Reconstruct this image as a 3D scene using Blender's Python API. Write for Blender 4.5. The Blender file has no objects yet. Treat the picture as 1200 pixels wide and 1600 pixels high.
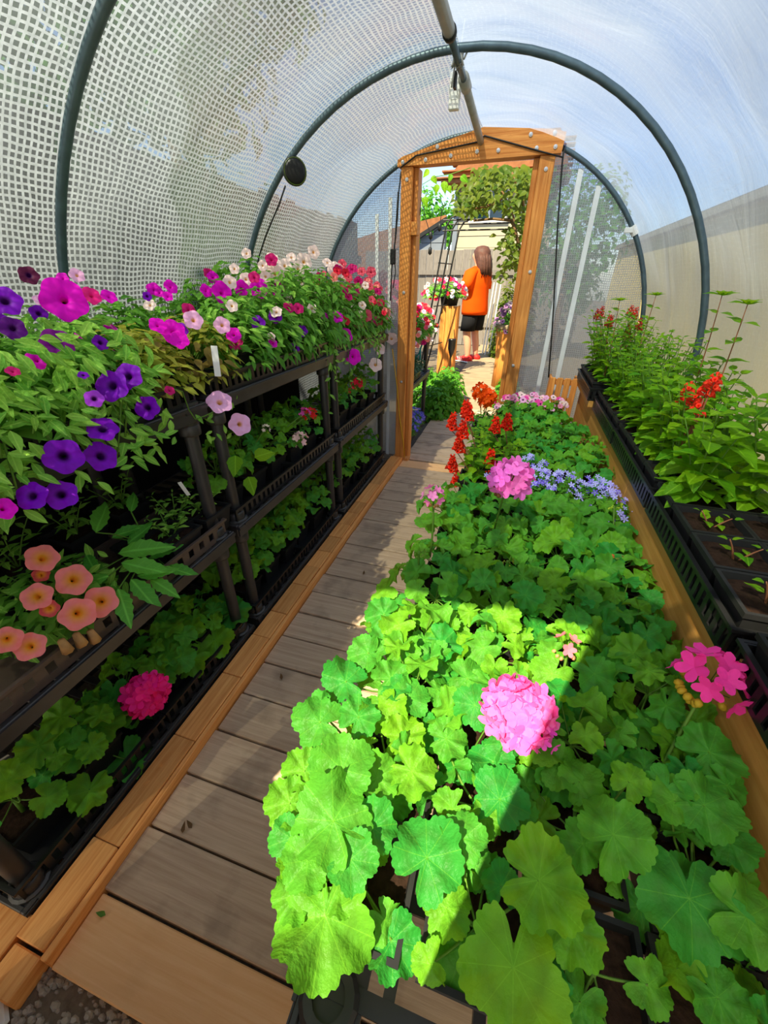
import bpy, bmesh, math, random
import numpy as np
from mathutils import Vector, Matrix, Euler

# ---------------------------------------------------------------- camera, sky, sun, exposure
scene = bpy.context.scene
COL = scene.collection
FPX, YAW, PITCH, ROLL, CAMH = 623.4, .2964, .526, .0081, 1.27
ca, sa, cb, sb = math.cos(YAW), math.sin(YAW), math.cos(PITCH), math.sin(PITCH)
FW = Vector((-sa*cb, ca*cb, -sb)); _rt = Vector((ca, sa, 0)); _up = _rt.cross(FW)
RT = _rt*math.cos(ROLL) + _up*math.sin(ROLL); UP = -_rt*math.sin(ROLL) + _up*math.cos(ROLL)
CAM = Vector((0, 0, CAMH))
cam = bpy.data.cameras.new('camera'); camo = bpy.data.objects.new('camera', cam); COL.objects.link(camo)
cam.sensor_fit = 'HORIZONTAL'; cam.sensor_width = 36; cam.lens = FPX/1200*36
cam.clip_start = .01; cam.clip_end = 200
camo.matrix_world = Matrix(((RT.x, UP.x, -FW.x, CAM.x), (RT.y, UP.y, -FW.y, CAM.y), (RT.z, UP.z, -FW.z, CAM.z), (0, 0, 0, 1)))
scene.camera = camo

SUN_DIR = Vector((.38, .925, 0)).normalized(); SUN_EL = math.radians(52)
ldir = SUN_DIR*math.cos(SUN_EL) - Vector((0, 0, 1))*math.sin(SUN_EL)
sl = bpy.data.lights.new('sun', 'SUN'); sl.energy = 4.3; sl.angle = math.radians(.6); sl.color = (1, .90, .62)
so = bpy.data.objects.new('sun', sl); COL.objects.link(so); so.rotation_euler = ldir.to_track_quat('-Z', 'Y').to_euler(); so.location = (-2, -5, 8)

w = bpy.data.worlds.new('sky'); scene.world = w; w.use_nodes = True
nt = w.node_tree; nt.nodes.clear()
sky = nt.nodes.new('ShaderNodeTexSky'); sky.sky_type = 'NISHITA'; sky.sun_disc = False
sky.sun_elevation = SUN_EL; sky.sun_rotation = math.atan2(-SUN_DIR.x, -SUN_DIR.y); sky.air_density = 1.0; sky.dust_density = .6; sky.ozone_density = 2.0
bg = nt.nodes.new('ShaderNodeBackground'); bg.inputs[1].default_value = .105
wo = nt.nodes.new('ShaderNodeOutputWorld')
nt.links.new(sky.outputs[0], bg.inputs[0]); nt.links.new(bg.outputs[0], wo.inputs[0])
vs = scene.view_settings
vs.view_transform = 'Standard'; vs.look = 'None'; vs.exposure = 1.55; vs.gamma = 1; vs.use_curve_mapping = False

# ---------------------------------------------------------------- helpers
def srgb(r, g, b):
    return tuple(((c/255)/12.92 if c/255 <= .04045 else ((c/255+.055)/1.055)**2.4) for c in (r, g, b))
def _ray(px, py): return FW*FPX + RT*(px-600) - UP*(py-800)
def at_z(px, py, z): d = _ray(px, py); return CAM + d*((z-CAMH)/d.z)
def at_x(px, py, x): d = _ray(px, py); return CAM + d*(x/d.x)
def at_y(px, py, y): d = _ray(px, py); return CAM + d*(y/d.y)
def depth(p): return (Vector(p)-CAM).dot(FW)

def tag(o, label, cat, group=None, kind=None):
    o['label'] = label
    if kind: o['kind'] = kind
    else: o['category'] = cat
    if group: o['group'] = group
    return o
def thing(name, label, cat, loc=(0, 0, 0), group=None, rz=0):
    o = bpy.data.objects.new(name, None); COL.objects.link(o); o.location = loc; o.rotation_euler = (0, 0, rz)
    o.empty_display_size = .05
    return tag(o, label, cat, group)
def struct(name, label, me=None, loc=(0, 0, 0)):
    o = bpy.data.objects.new(name, me); COL.objects.link(o); o.location = loc
    o['label'] = label; o['kind'] = 'structure'
    return o
def ob(name, me, parent=None, M=None, loc=None, color=None):
    o = bpy.data.objects.new(name, me); COL.objects.link(o)
    if parent is not None: o.parent = parent
    if M is not None: o.matrix_local = M
    elif loc is not None: o.location = loc
    if color is not None: o.color = (*color, 1)
    return o

def mesh(name, V, F, mats, smooth=False, fm=None):
    me = bpy.data.meshes.new(name)
    V = np.asarray(V, dtype=np.float32).reshape(-1, 3)
    me.vertices.add(len(V)); me.vertices.foreach_set('co', V.ravel())
    lens = np.fromiter((len(f) for f in F), dtype=np.int32, count=len(F))
    idx = np.fromiter((i for f in F for i in f), dtype=np.int32, count=int(lens.sum()))
    me.loops.add(len(idx)); me.loops.foreach_set('vertex_index', idx)
    me.polygons.add(len(F))
    st = np.zeros(len(F), dtype=np.int32); st[1:] = np.cumsum(lens)[:-1]
    me.polygons.foreach_set('loop_start', st)
    if fm is not None: me.polygons.foreach_set('material_index', np.asarray(fm, dtype=np.int32))
    me.polygons.foreach_set('use_smooth', np.full(len(F), bool(smooth)))
    for m in (mats if isinstance(mats, (list, tuple)) else [mats]): me.materials.append(m)
    me.update(calc_edges=True); me.validate()
    return me

class MB:
    def __init__(s): s.V = []; s.F = []; s.M = []; s.cur = 0
    def _add(s, V, F):
        n = len(s.V); s.V += [tuple(v) for v in V]
        for f in F: s.F.append(tuple(n+i for i in f)); s.M.append(s.cur)
        return s
    def box(s, x0, x1, y0, y1, z0, z1, b=0):
        if b <= 0:
            return s._add([(x0,y0,z0),(x1,y0,z0),(x1,y1,z0),(x0,y1,z0),(x0,y0,z1),(x1,y0,z1),(x1,y1,z1),(x0,y1,z1)],
                          [(3,2,1,0),(4,5,6,7),(0,1,5,4),(1,2,6,5),(2,3,7,6),(3,0,4,7)])
        bm = bmesh.new(); bmesh.ops.create_cube(bm, size=1)
        for v in bm.verts: v.co = Vector(((x0+x1)/2+v.co.x*(x1-x0), (y0+y1)/2+v.co.y*(y1-y0), (z0+z1)/2+v.co.z*(z1-z0)))
        bmesh.ops.bevel(bm, geom=list(bm.edges), offset=b, segments=1, affect='EDGES')
        bm.verts.ensure_lookup_table(); bm.verts.index_update()
        s._add([v.co[:] for v in bm.verts], [[v.index for v in f.verts] for f in bm.faces]); bm.free(); return s
    def bar(s, a, b, wx, wy, up=(0, 0, 1)):
        a, b = Vector(a), Vector(b); d = (b-a).normalized(); u = Vector(up)
        if abs(d.dot(u)) > .98: u = Vector((0, 1, 0))
        x = d.cross(u).normalized(); y = x.cross(d)
        V = []
        for p in (a, b):
            for sx, sy in ((-1, -1), (1, -1), (1, 1), (-1, 1)): V.append(p + x*sx*wx/2 + y*sy*wy/2)
        return s._add(V, [(3,2,1,0),(4,5,6,7),(0,1,5,4),(1,2,6,5),(2,3,7,6),(3,0,4,7)])
    def tube(s, pts, r, n=8, caps=True):
        pts = [Vector(p) for p in pts]; m = len(pts)
        rs = r if isinstance(r, (list, tuple)) else [r]*m
        V = []; ref = None
        for i, p in enumerate(pts):
            t = (pts[min(i+1, m-1)]-pts[max(i-1, 0)]).normalized()
            if ref is None:
                ref = Vector((0, 0, 1)) if abs(t.z) < .9 else Vector((0, 1, 0))
            x = t.cross(ref)
            if x.length < 1e-4: x = t.cross(Vector((1, .3, .2)))
            x.normalize(); y = x.cross(t).normalized(); ref = y
            for k in range(n):
                a = 2*math.pi*k/n; V.append(p + x*(rs[i]*math.cos(a)) + y*(rs[i]*math.sin(a)))
        F = [(i*n+k, i*n+(k+1) % n, (i+1)*n+(k+1) % n, (i+1)*n+k) for i in range(m-1) for k in range(n)]
        if caps: F += [tuple(range(n))[::-1], tuple((m-1)*n+k for k in range(n))]
        return s._add(V, F)
    def lathe(s, prof, n=16, c=(0, 0, 0), close=True):
        V = []
        for r, z in prof:
            for k in range(n):
                a = 2*math.pi*k/n; V.append((c[0]+r*math.cos(a), c[1]+r*math.sin(a), c[2]+z))
        m = len(prof)
        F = [(i*n+k, i*n+(k+1) % n, (i+1)*n+(k+1) % n, (i+1)*n+k) for i in range(m-1) for k in range(n)]
        if close: F += [tuple(range(n))[::-1], tuple((m-1)*n+k for k in range(n))]
        return s._add(V, F)
    def loft(s, rings, n=16):
        # rings: (centre, rx, ry, xaxis, yaxis)
        V = []
        for c, rx, ry, xa, ya in rings:
            c, xa, ya = Vector(c), Vector(xa), Vector(ya)
            for k in range(n):
                a = 2*math.pi*k/n; V.append(c + xa*rx*math.cos(a) + ya*ry*math.sin(a))
        m = len(rings)
        F = [(i*n+k, i*n+(k+1) % n, (i+1)*n+(k+1) % n, (i+1)*n+k) for i in range(m-1) for k in range(n)]
        F += [tuple(range(n))[::-1], tuple((m-1)*n+k for k in range(n))]
        return s._add(V, F)
    def prism(s, poly, axis, a, b):
        # poly in the two other axes; extruded along axis from a to b
        def P(u, v, w):
            return {'x': (w, u, v), 'y': (u, w, v), 'z': (u, v, w)}[axis]
        n = len(poly)
        V = [P(u, v, a) for u, v in poly] + [P(u, v, b) for u, v in poly]
        F = [tuple(range(n))[::-1], tuple(range(n, 2*n))] + [(k, (k+1) % n, n+(k+1) % n, n+k) for k in range(n)]
        return s._add(V, F)
    def np_add(s, V, F): return s._add(V, F)
    def me(s, name, mats, smooth=False):
        m = mesh(name, s.V, s.F, mats, smooth, s.M)
        bm = bmesh.new(); bm.from_mesh(m); bmesh.ops.recalc_face_normals(bm, faces=bm.faces); bm.to_mesh(m); bm.free()
        return m
    def build(s, name, mats, parent=None, smooth=False, M=None, loc=None):
        return ob(name, s.me(name, mats, smooth), parent, M, loc)

def bezier(a, b, c, n=6):
    a, b, c = Vector(a), Vector(b), Vector(c)
    return [a*(1-t)**2 + b*2*t*(1-t) + c*t*t for t in [i/(n-1) for i in range(n)]]

# ---------------------------------------------------------------- materials
def nodes_of(name):
    m = bpy.data.materials.new(name); m.use_nodes = True; nt = m.node_tree; nt.nodes.clear()
    out = nt.nodes.new('ShaderNodeOutputMaterial')
    def N(t, **kw):
        n = nt.nodes.new('ShaderNode'+t)
        for k, v in kw.items(): setattr(n, k, v)
        return n
    L = nt.links.new
    return m, nt, N, L, out
def mth(N, L, op, a, b=None, c=None):
    n = N('Math', operation=op)
    for i, v in enumerate((a, b, c)):
        if v is None: continue
        if isinstance(v, (int, float)): n.inputs[i].default_value = v
        else: L(v, n.inputs[i])
    return n.outputs[0]
def mixc(N, L, f, a, b, blend='MIX'):
    n = N('Mix', data_type='RGBA', blend_type=blend)
    for i, v in ((0, f), (6, a), (7, b)):
        if isinstance(v, (int, float)): n.inputs[i].default_value = v
        elif isinstance(v, (tuple, list)): n.inputs[i].default_value = (*v[:3], 1)
        else: L(v, n.inputs[i])
    return n.outputs[2]
def plain(name, col, rough=.6, spec=.4, var=.15, scale=20, metal=0, bump=0, obrand=0.0):
    m, nt, N, L, out = nodes_of(name)
    p = N('BsdfPrincipled'); p.inputs['Roughness'].default_value = rough; p.inputs['Metallic'].default_value = metal
    p.inputs['Specular IOR Level'].default_value = spec
    tc = N('TexCoord'); no = N('TexNoise'); no.inputs['Scale'].default_value = scale; no.inputs['Detail'].default_value = 5
    L(tc.outputs['Object'], no.inputs['Vector'])
    dark = tuple(c*(1-var*1.6) for c in col); light = tuple(min(1, c*(1+var)) for c in col)
    c = mixc(N, L, no.outputs[0], dark, light)
    if obrand:
        oi = N('ObjectInfo'); h = N('HueSaturation'); L(c, h.inputs['Color'])
        L(mth(N, L, 'MULTIPLY_ADD', oi.outputs['Random'], obrand, 1-obrand/2), h.inputs['Value']); c = h.outputs[0]
    L(c, p.inputs['Base Color'])
    if bump:
        b = N('Bump'); b.inputs['Strength'].default_value = bump; b.inputs['Distance'].default_value = .004
        L(no.outputs[0], b.inputs['Height']); L(b.outputs[0], p.inputs['Normal'])
    L(p.outputs[0], out.inputs[0]); return m
def wood(name, c1, c2, axis='x', rough=.65, stain=.25, staincol=(.05, .035, .025), grain=1.0, rnd=.25):
    m, nt, N, L, out = nodes_of(name)
    p = N('BsdfPrincipled'); p.inputs['Roughness'].default_value = rough; p.inputs['Specular IOR Level'].default_value = .25
    tc = N('TexCoord'); oi = N('ObjectInfo')
    mp = N('Mapping'); sc = {'x': (1.2, 30, 30), 'y': (30, 1.2, 30), 'z': (30, 30, 1.2)}[axis]
    mp.inputs['Scale'].default_value = sc
    off = N('CombineXYZ'); r = mth(N, L, 'MULTIPLY', oi.outputs['Random'], 57.0)
    for i in range(3): L(r, off.inputs[i])
    va = N('VectorMath', operation='ADD'); L(tc.outputs['Object'], va.inputs[0]); L(off.outputs[0], va.inputs[1])
    L(va.outputs[0], mp.inputs['Vector'])
    n1 = N('TexNoise'); n1.inputs['Scale'].default_value = 3*grain; n1.inputs['Detail'].default_value = 8; n1.inputs['Roughness'].default_value = .65
    n1.inputs['Distortion'].default_value = .6
    L(mp.outputs[0], n1.inputs['Vector'])
    cr = N('ValToRGB'); cr.color_ramp.elements[0].position = .32; cr.color_ramp.elements[1].position = .68
    cr.color_ramp.elements[0].color = (*c1, 1); cr.color_ramp.elements[1].color = (*c2, 1)
    L(n1.outputs[0], cr.inputs[0])
    n2 = N('TexNoise'); n2.inputs['Scale'].default_value = 9; n2.inputs['Detail'].default_value = 4; L(va.outputs[0], n2.inputs['Vector'])
    f = mth(N, L, 'MULTIPLY', mth(N, L, 'SMOOTH_MIN', mth(N, L, 'MAXIMUM', mth(N, L, 'MULTIPLY_ADD', n2.outputs[0], 4, -2.1), 0), 1, .1), stain)
    c = mixc(N, L, f, cr.outputs[0], staincol)
    h = N('HueSaturation'); L(c, h.inputs['Color']); L(mth(N, L, 'MULTIPLY_ADD', oi.outputs['Random'], rnd, 1-rnd/2), h.inputs['Value'])
    L(h.outputs[0], p.inputs['Base Color'])
    b = N('Bump'); b.inputs['Strength'].default_value = .35; b.inputs['Distance'].default_value = .003; L(n1.outputs[0], b.inputs['Height']); L(b.outputs[0], p.inputs['Normal'])
    L(p.outputs[0], out.inputs[0]); return m

def leafmat(name, ca_, cb_, veins='radial', zone=0.0, trans=.35, tcol=None, rough=.42, edge=None, nv=4.5):
    """green leaf: colour varies per leaf, paler veins, optional darker zone ring; part of the light passes through"""
    m, nt, N, L, out = nodes_of(name)
    tc = N('TexCoord'); oi = N('ObjectInfo'); sx = N('SeparateXYZ'); L(tc.outputs['Object'], sx.inputs[0])
    ge = N('NewGeometry')
    nz = N('TexNoise'); nz.inputs['Scale'].default_value = 2.2 if veins else 9; L(tc.outputs['Object'], nz.inputs['Vector'])
    rr = oi.outputs['Random'] if veins else nz.outputs[0]
    if not veins:
        rr = mth(N, L, 'MULTIPLY_ADD', ge.outputs['Random Per Island'], .8, mth(N, L, 'MULTIPLY', nz.outputs[0], .2))
    c = mixc(N, L, rr, ca_, cb_)
    c = mixc(N, L, mth(N, L, 'MULTIPLY', nz.outputs[0], .5), c, tuple(x*.62 for x in ca_))
    if veins == 'radial':
        an = mth(N, L, 'ARCTAN2', sx.outputs[0], sx.outputs[1])
        r2 = mth(N, L, 'SQRT', mth(N, L, 'ADD', mth(N, L, 'MULTIPLY', sx.outputs[0], sx.outputs[0]), mth(N, L, 'MULTIPLY', sx.outputs[1], sx.outputs[1])))
        s_ = mth(N, L, 'ABSOLUTE', mth(N, L, 'SINE', mth(N, L, 'MULTIPLY', an, nv)))
        d = mth(N, L, 'MULTIPLY', s_, r2)
        v = mth(N, L, 'SUBTRACT', 1, mth(N, L, 'MINIMUM', mth(N, L, 'MULTIPLY', d, 24), 1))
        c = mixc(N, L, mth(N, L, 'MULTIPLY', v, .26), c, tuple(min(1, x*1.8+.03) for x in cb_))
        if zone:
            z = mth(N, L, 'SUBTRACT', 1, mth(N, L, 'MINIMUM', mth(N, L, 'MULTIPLY', mth(N, L, 'ABSOLUTE', mth(N, L, 'SUBTRACT', r2, .5)), 5), 1))
            c = mixc(N, L, mth(N, L, 'MULTIPLY', z, zone), c, (.05, .06, .01))
    elif veins == 'mid':
        ax = mth(N, L, 'ABSOLUTE', sx.outputs[0])
        s_ = mth(N, L, 'ABSOLUTE', mth(N, L, 'SINE', mth(N, L, 'MULTIPLY', mth(N, L, 'SUBTRACT', sx.outputs[1], mth(N, L, 'MULTIPLY', ax, .8)), 20)))
        v = mth(N, L, 'SUBTRACT', 1, mth(N, L, 'MINIMUM', mth(N, L, 'MULTIPLY', ax, 28), 1))
        v2 = mth(N, L, 'SUBTRACT', 1, mth(N, L, 'MINIMUM', mth(N, L, 'MULTIPLY', s_, 4), 1))
        c = mixc(N, L, mth(N, L, 'MAXIMUM', mth(N, L, 'MULTIPLY', v, .5), mth(N, L, 'MULTIPLY', v2, .2)), c, tuple(min(1, x*1.7+.03) for x in cb_))
    if edge:
        c = mixc(N, L, mth(N, L, 'MULTIPLY', mth(N, L, 'GREATER_THAN', nz.outputs[0], .53), .8), c, edge)
    p = N('BsdfPrincipled'); L(c, p.inputs['Base Color']); p.inputs['Roughness'].default_value = rough; p.inputs['Specular IOR Level'].default_value = .16
    if veins:
        nb = N('TexNoise'); nb.inputs['Scale'].default_value = 7; nb.inputs['Detail'].default_value = 4; L(tc.outputs['Object'], nb.inputs['Vector'])
        bp_ = N('Bump'); bp_.inputs['Strength'].default_value = .25; bp_.inputs['Distance'].default_value = .02; L(nb.outputs[0], bp_.inputs['Height']); L(bp_.outputs[0], p.inputs['Normal'])
    t = N('BsdfTranslucent'); tcn = mixc(N, L, .5, c, tcol or tuple(min(1, x*1.7) for x in cb_)); L(tcn, t.inputs['Color'])
    mx = N('MixShader'); mx.inputs[0].default_value = trans; L(p.outputs[0], mx.inputs[1]); L(t.outputs[0], mx.inputs[2])
    L(mx.outputs[0], out.inputs[0]); return m
def petalmat(name, throat=None, tr=.25, trans=.3, soft=6):
    """petal colour comes from the object's own colour; the throat has its own tint"""
    m, nt, N, L, out = nodes_of(name)
    oi = N('ObjectInfo'); c = oi.outputs['Color']
    tc = N('TexCoord'); sx = N('SeparateXYZ'); L(tc.outputs['Object'], sx.inputs[0])
    nz = N('TexNoise'); nz.inputs['Scale'].default_value = 3; L(tc.outputs['Object'], nz.inputs['Vector'])
    h = N('HueSaturation'); L(c, h.inputs['Color']); L(mth(N, L, 'MULTIPLY_ADD', nz.outputs[0], .5, .88), h.inputs['Value']); c = h.outputs[0]
    if throat:
        r2 = mth(N, L, 'SQRT', mth(N, L, 'ADD', mth(N, L, 'MULTIPLY', sx.outputs[0], sx.outputs[0]), mth(N, L, 'MULTIPLY', sx.outputs[1], sx.outputs[1])))
        f = mth(N, L, 'MINIMUM', mth(N, L, 'MAXIMUM', mth(N, L, 'MULTIPLY', mth(N, L, 'SUBTRACT', tr+.08, r2), soft), 0), .93)
        c = mixc(N, L, f, c, throat)
    p = N('BsdfPrincipled'); L(c, p.inputs['Base Color']); p.inputs['Roughness'].default_value = .55; p.inputs['Specular IOR Level'].default_value = .2
    t = N('BsdfTranslucent'); L(c, t.inputs['Color'])
    mx = N('MixShader'); mx.inputs[0].default_value = trans; L(p.outputs[0], mx.inputs[1]); L(t.outputs[0], mx.inputs[2])
    L(mx.outputs[0], out.inputs[0]); return m
def filmmat(name, cell, thread_w, film_t, thread_op, tint=(.9, .93, .97), haze=(.86, .88, .9), fold=.0):
    """woven reinforced plastic film: clear-ish cells between white threads, UV in metres"""
    m, nt, N, L, out = nodes_of(name)
    uv = N('UVMap'); nz0 = N('TexNoise'); nz0.inputs['Scale'].default_value = 5; L(uv.outputs[0], nz0.inputs['Vector'])
    wob = N('VectorMath', operation='SCALE'); L(nz0.outputs['Color'], wob.inputs[0]); wob.inputs['Scale'].default_value = .035
    ad = N('VectorMath', operation='ADD'); L(uv.outputs[0], ad.inputs[0]); L(wob.outputs[0], ad.inputs[1])
    sx = N('SeparateXYZ'); L(ad.outputs[0], sx.inputs[0])
    masks = []
    for i in (0, 1):
        f = mth(N, L, 'FRACT', mth(N, L, 'DIVIDE', sx.outputs[i], cell))
        d = mth(N, L, 'ABSOLUTE', mth(N, L, 'SUBTRACT', f, .5))
        masks.append(mth(N, L, 'GREATER_THAN', d, .5-thread_w/2))
    T = mth(N, L, 'MAXIMUM', masks[0], masks[1])
    nz = N('TexNoise'); nz.inputs['Scale'].default_value = 1.7; nz.inputs['Detail'].default_value = 5; nz.inputs['Distortion'].default_value = .8
    mp = N('Mapping'); mp.inputs['Scale'].default_value = (3.0, .8, 1); L(uv.outputs[0], mp.inputs['Vector']); L(mp.outputs[0], nz.inputs['Vector'])
    nz2 = N('TexNoise'); nz2.inputs['Scale'].default_value = 60; L(uv.outputs[0], nz2.inputs['Vector'])
    tr = N('BsdfTransparent'); tr.inputs[0].default_value = (*tint, 1)
    tl = N('BsdfTranslucent'); tl.inputs[0].default_value = (*haze, 1)
    df = N('BsdfDiffuse'); df.inputs[0].default_value = (*haze, 1)
    gl = N('BsdfGlossy'); gl.inputs['Roughness'].default_value = .25
    hz = N('MixShader'); hz.inputs[0].default_value = .35; L(tl.outputs[0], hz.inputs[1]); L(df.outputs[0], hz.inputs[2])
    cl = N('MixShader'); L(mth(N, L, 'MINIMUM', mth(N, L, 'MAXIMUM', mth(N, L, 'MULTIPLY_ADD', nz.outputs[0], fold, 1-film_t-fold*.5), 0), 1), cl.inputs[0]); L(tr.outputs[0], cl.inputs[1]); L(hz.outputs[0], cl.inputs[2])
    mx = N('MixShader'); L(mth(N, L, 'MULTIPLY', T, mth(N, L, 'MULTIPLY_ADD', nz2.outputs[0], .9, thread_op-.45)), mx.inputs[0]); L(cl.outputs[0], mx.inputs[1]); L(hz.outputs[0], mx.inputs[2])
    fr = N('Fresnel'); fr.inputs[0].default_value = 1.25
    g = N('MixShader'); L(mth(N, L, 'MULTIPLY', fr.outputs[0], .35), g.inputs[0]); L(mx.outputs[0], g.inputs[1]); L(gl.outputs[0], g.inputs[2])
    b = N('Bump'); b.inputs['Strength'].default_value = .5; b.inputs['Distance'].default_value = .03; L(nz.outputs[0], b.inputs['Height'])
    for q in (tl, df, gl): L(b.outputs[0], q.inputs['Normal'])
    L(g.outputs[0], out.inputs[0]); return m

M = {}
M['plank_grey'] = wood('weathered_plank', srgb(176, 148, 122), srgb(206, 180, 152), 'x', .75, .5, srgb(78, 66, 58), rnd=.18)
M['plank_tan'] = wood('tan_plank', srgb(228, 172, 116), srgb(238, 190, 138), 'x', .6, .15, srgb(120, 80, 50))
M['curb'] = wood('curb_timber', srgb(210, 134, 68), srgb(240, 176, 106), 'y', .6, .12, srgb(120, 66, 28), rnd=.35)
M['cedar_x'] = wood('cedar_header', srgb(188, 110, 44), srgb(236, 162, 84), 'x', .55, .1, srgb(110, 60, 22))
M['cedar_z'] = wood('cedar_post', srgb(188, 110, 44), srgb(236, 162, 84), 'z', .55, .1, srgb(110, 60, 22))
M['ply'] = wood('plywood_board', srgb(186, 128, 56), srgb(214, 158, 84), 'y', .6, .2, srgb(140, 92, 40), .6)
M['black'] = plain('black_plastic', (.012, .012, .013), .35, .5, .3, 30)
M['blackmatt'] = plain('matt_black_plastic', (.010, .010, .011), .6, .35, .3, 30)
M['browntray'] = plain('dusty_tray_plastic', srgb(92, 76, 66), .5, .4, .3, 14)
M['shelfplastic'] = plain('shelf_plastic', (.036, .033, .032), .42, .5, .45, 16)
M['soil'] = plain('potting_soil', srgb(48, 33, 25), .95, .1, .7, 90, bump=1)
M['galv'] = plain('galvanised_pipe', srgb(84, 104, 114), .42, .5, .3, 30, metal=.35)
M['pvc'] = plain('grey_pipe', srgb(168, 168, 160), .5, .4, .25, 20)
M['white'] = plain('white_plastic', srgb(232, 232, 230), .4, .4, .04, 10)
M['tape'] = plain('white_tape', srgb(225, 228, 230), .5, .3, .06, 10)
M['zinc'] = plain('zinc_washer', srgb(205, 205, 205), .35, .5, .1, 40, metal=.6)
M['wire'] = plain('black_cable', (.01, .01, .01), .5, .4, .1, 10)
M['yellowcable'] = plain('yellow_cable', srgb(225, 170, 40), .5, .4, .1, 10)
M['teal'] = plain('teal_hose', srgb(30, 170, 180), .4, .4, .1, 10)
M['stem'] = plain('green_stem', srgb(90, 130, 40), .6, .3, .3, 30)
M['stemred'] = plain('reddish_stem', srgb(150, 96, 66), .6, .3, .3, 30)
M['calyx'] = plain('green_calyx', srgb(120, 150, 60), .6, .3, .3, 30)
M['dry'] = plain('withered_petal', srgb(196, 150, 92), .8, .2, .4, 40)
M['leafG'] = leafmat('geranium_leaf', (.030, .31, .040), (.21, .49, .014), 'radial', .24, .34, (.55, .70, .006))
M['leafS'] = leafmat('salvia_leaf', (.08, .34, .010), (.32, .58, .010), 'mid', 0, .5, (.58, .75, .01))
M['leafL'] = leafmat('toothed_leaf', (.08, .36, .04), (.17, .52, .05), 'mid', 0, .35)
M['leafP'] = leafmat('petunia_leaf', (.13, .42, .04), (.38, .70, .09), 'mid', 0, .35, rough=.5)
M['folP'] = leafmat('petunia_foliage', (.07, .27, .025), (.26, .56, .07), None, 0, .35, rough=.5)
M['folV'] = leafmat('variegated_foliage', (.22, .32, .03), (.66, .62, .08), None, 0, .35, rough=.5, edge=(.16, .08, .03))
M['folG'] = leafmat('green_foliage', (.04, .20, .02), (.14, .42, .03), None, 0, .38)
M['folY'] = leafmat('vine_foliage', (.03, .09, .008), (.20, .24, .02), None, 0, .45)
M['folB'] = leafmat('blue_green_foliage', (.05, .14, .07), (.14, .26, .15), None, 0, .3)
M['folL'] = leafmat('lime_foliage', (.06, .26, .02), (.18, .44, .04), None, 0, .4)
M['petD'] = petalmat('petal_dark_throat', (.03, .0, .06), .34, .25, soft=4)
M['petM'] = petalmat('petal_magenta_throat', srgb(150, 30, 40), .10, .35, soft=8)
M['petY'] = petalmat('petal_yellow_throat', srgb(238, 180, 40), .20, .3, soft=5)
M['petO'] = petalmat('petal_orange_throat', srgb(250, 165, 30), .60, .3, soft=2.0)
M['petN'] = petalmat('petal_plain')
M['filmL'] = filmmat('sunlit_greenhouse_film', .0170, .37, .76, .80, tint=(.37, .41, .44), haze=(.37, .41, .47), fold=.45)  # same cover as the right half; stronger threads paint in its sunlit look
M['filmR'] = filmmat('skylit_greenhouse_film', .0155, .30, .38, .10, tint=(.46, .53, .64), haze=(.42, .47, .55), fold=.6)  # same cover as the left half; faint threads, sky-blue haze in the colour
M['filmE'] = filmmat('end_wall_film', .012, .40, .52, .70, tint=(.58, .63, .67), haze=(.46, .48, .51), fold=.3)
M['filmF'] = filmmat('front_film', .0155, .30, .10, .10, tint=(.60, .65, .72), haze=(.72, .72, .72), fold=.1)
# ---------------------------------------------------------------- setting: ground, floor, curb
rng = random.Random(7)
GX, GZ, GR = -.36, .913, 1.077          # hoop centre and radius
Y0, Y1 = -.10, 3.04                     # front and far end of the greenhouse
M['gravel'] = plain('gravel_ground', srgb(122, 108, 92), .9, .2, .45, 70, bump=1)
M['stone'] = plain('pebble', srgb(170, 158, 142), .8, .3, .35, 6, obrand=.0)
M['pathstone'] = plain('pale_path_stone', srgb(158, 138, 112), .85, .2, .25, 6, bump=.4)
struct('ground', 'grey gravel and bare earth around the greenhouse',
       MB().box(-30, 30, -12, 40, -.3, -.035).me('ground', M['gravel']))
pb = MB()
for i in range(900):
    x = rng.uniform(-1.0, -.25); y = rng.uniform(-.16, .03)
    r = rng.uniform(.004, .012); a = rng.uniform(0, 6.28)
    pts = []
    for k in range(6):
        b = a+k*1.047; pts.append((x+r*math.cos(b)*rng.uniform(.8, 1.25), y+r*.7*math.sin(b)*rng.uniform(.8, 1.25)))
    pb._add([(u, v, -.036) for u, v in pts]+[(x+(u-x)*.6, y+(v-y)*.6, -.036+r*rng.uniform(.5, 1.1)) for u, v in pts],
            [(k, (k+1) % 6, 6+(k+1) % 6, 6+k) for k in range(6)]+[(6, 7, 8, 9, 10, 11)])
g = ob('gravel', pb.me('gravel', M['stone']))
tag(g, 'loose grey gravel at the near end of the plank path', 'gravel', kind='stuff')

floor = struct('floor', 'plank floor of the greenhouse path')
y = .028; k = 0
while y < 2.95:
    wd = .132 if k == 0 else .138
    m = M['plank_tan'] if (k == 0 or y > 2.74) else M['plank_grey']
    dz = rng.uniform(-.003, .002)
    MB().box(-.742+rng.uniform(-.004, .004), .70, y, y+wd-.0045, -.03+dz, dz, .0025).build('plank', m, floor)
    y += wd+.002; k += 1
pth = struct('path', 'grey plank path leading out of the far door')
y = 3.0
while y < 4.55:
    MB().box(-.745, -.12, y, y+.132, -.03, rng.uniform(-.006, 0), .003).build('plank', M['plank_grey'], pth); y += .138
sp = struct('stone_path', 'pale stone slab path beyond the planks')
y = 4.58
while y < 12:
    d = rng.uniform(.5, .62)
    MB().box(-.80, -.10, y, y+d-.015, -.03, rng.uniform(-.008, .004), .006).build('slab', M['pathstone'], sp); y += d

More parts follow.
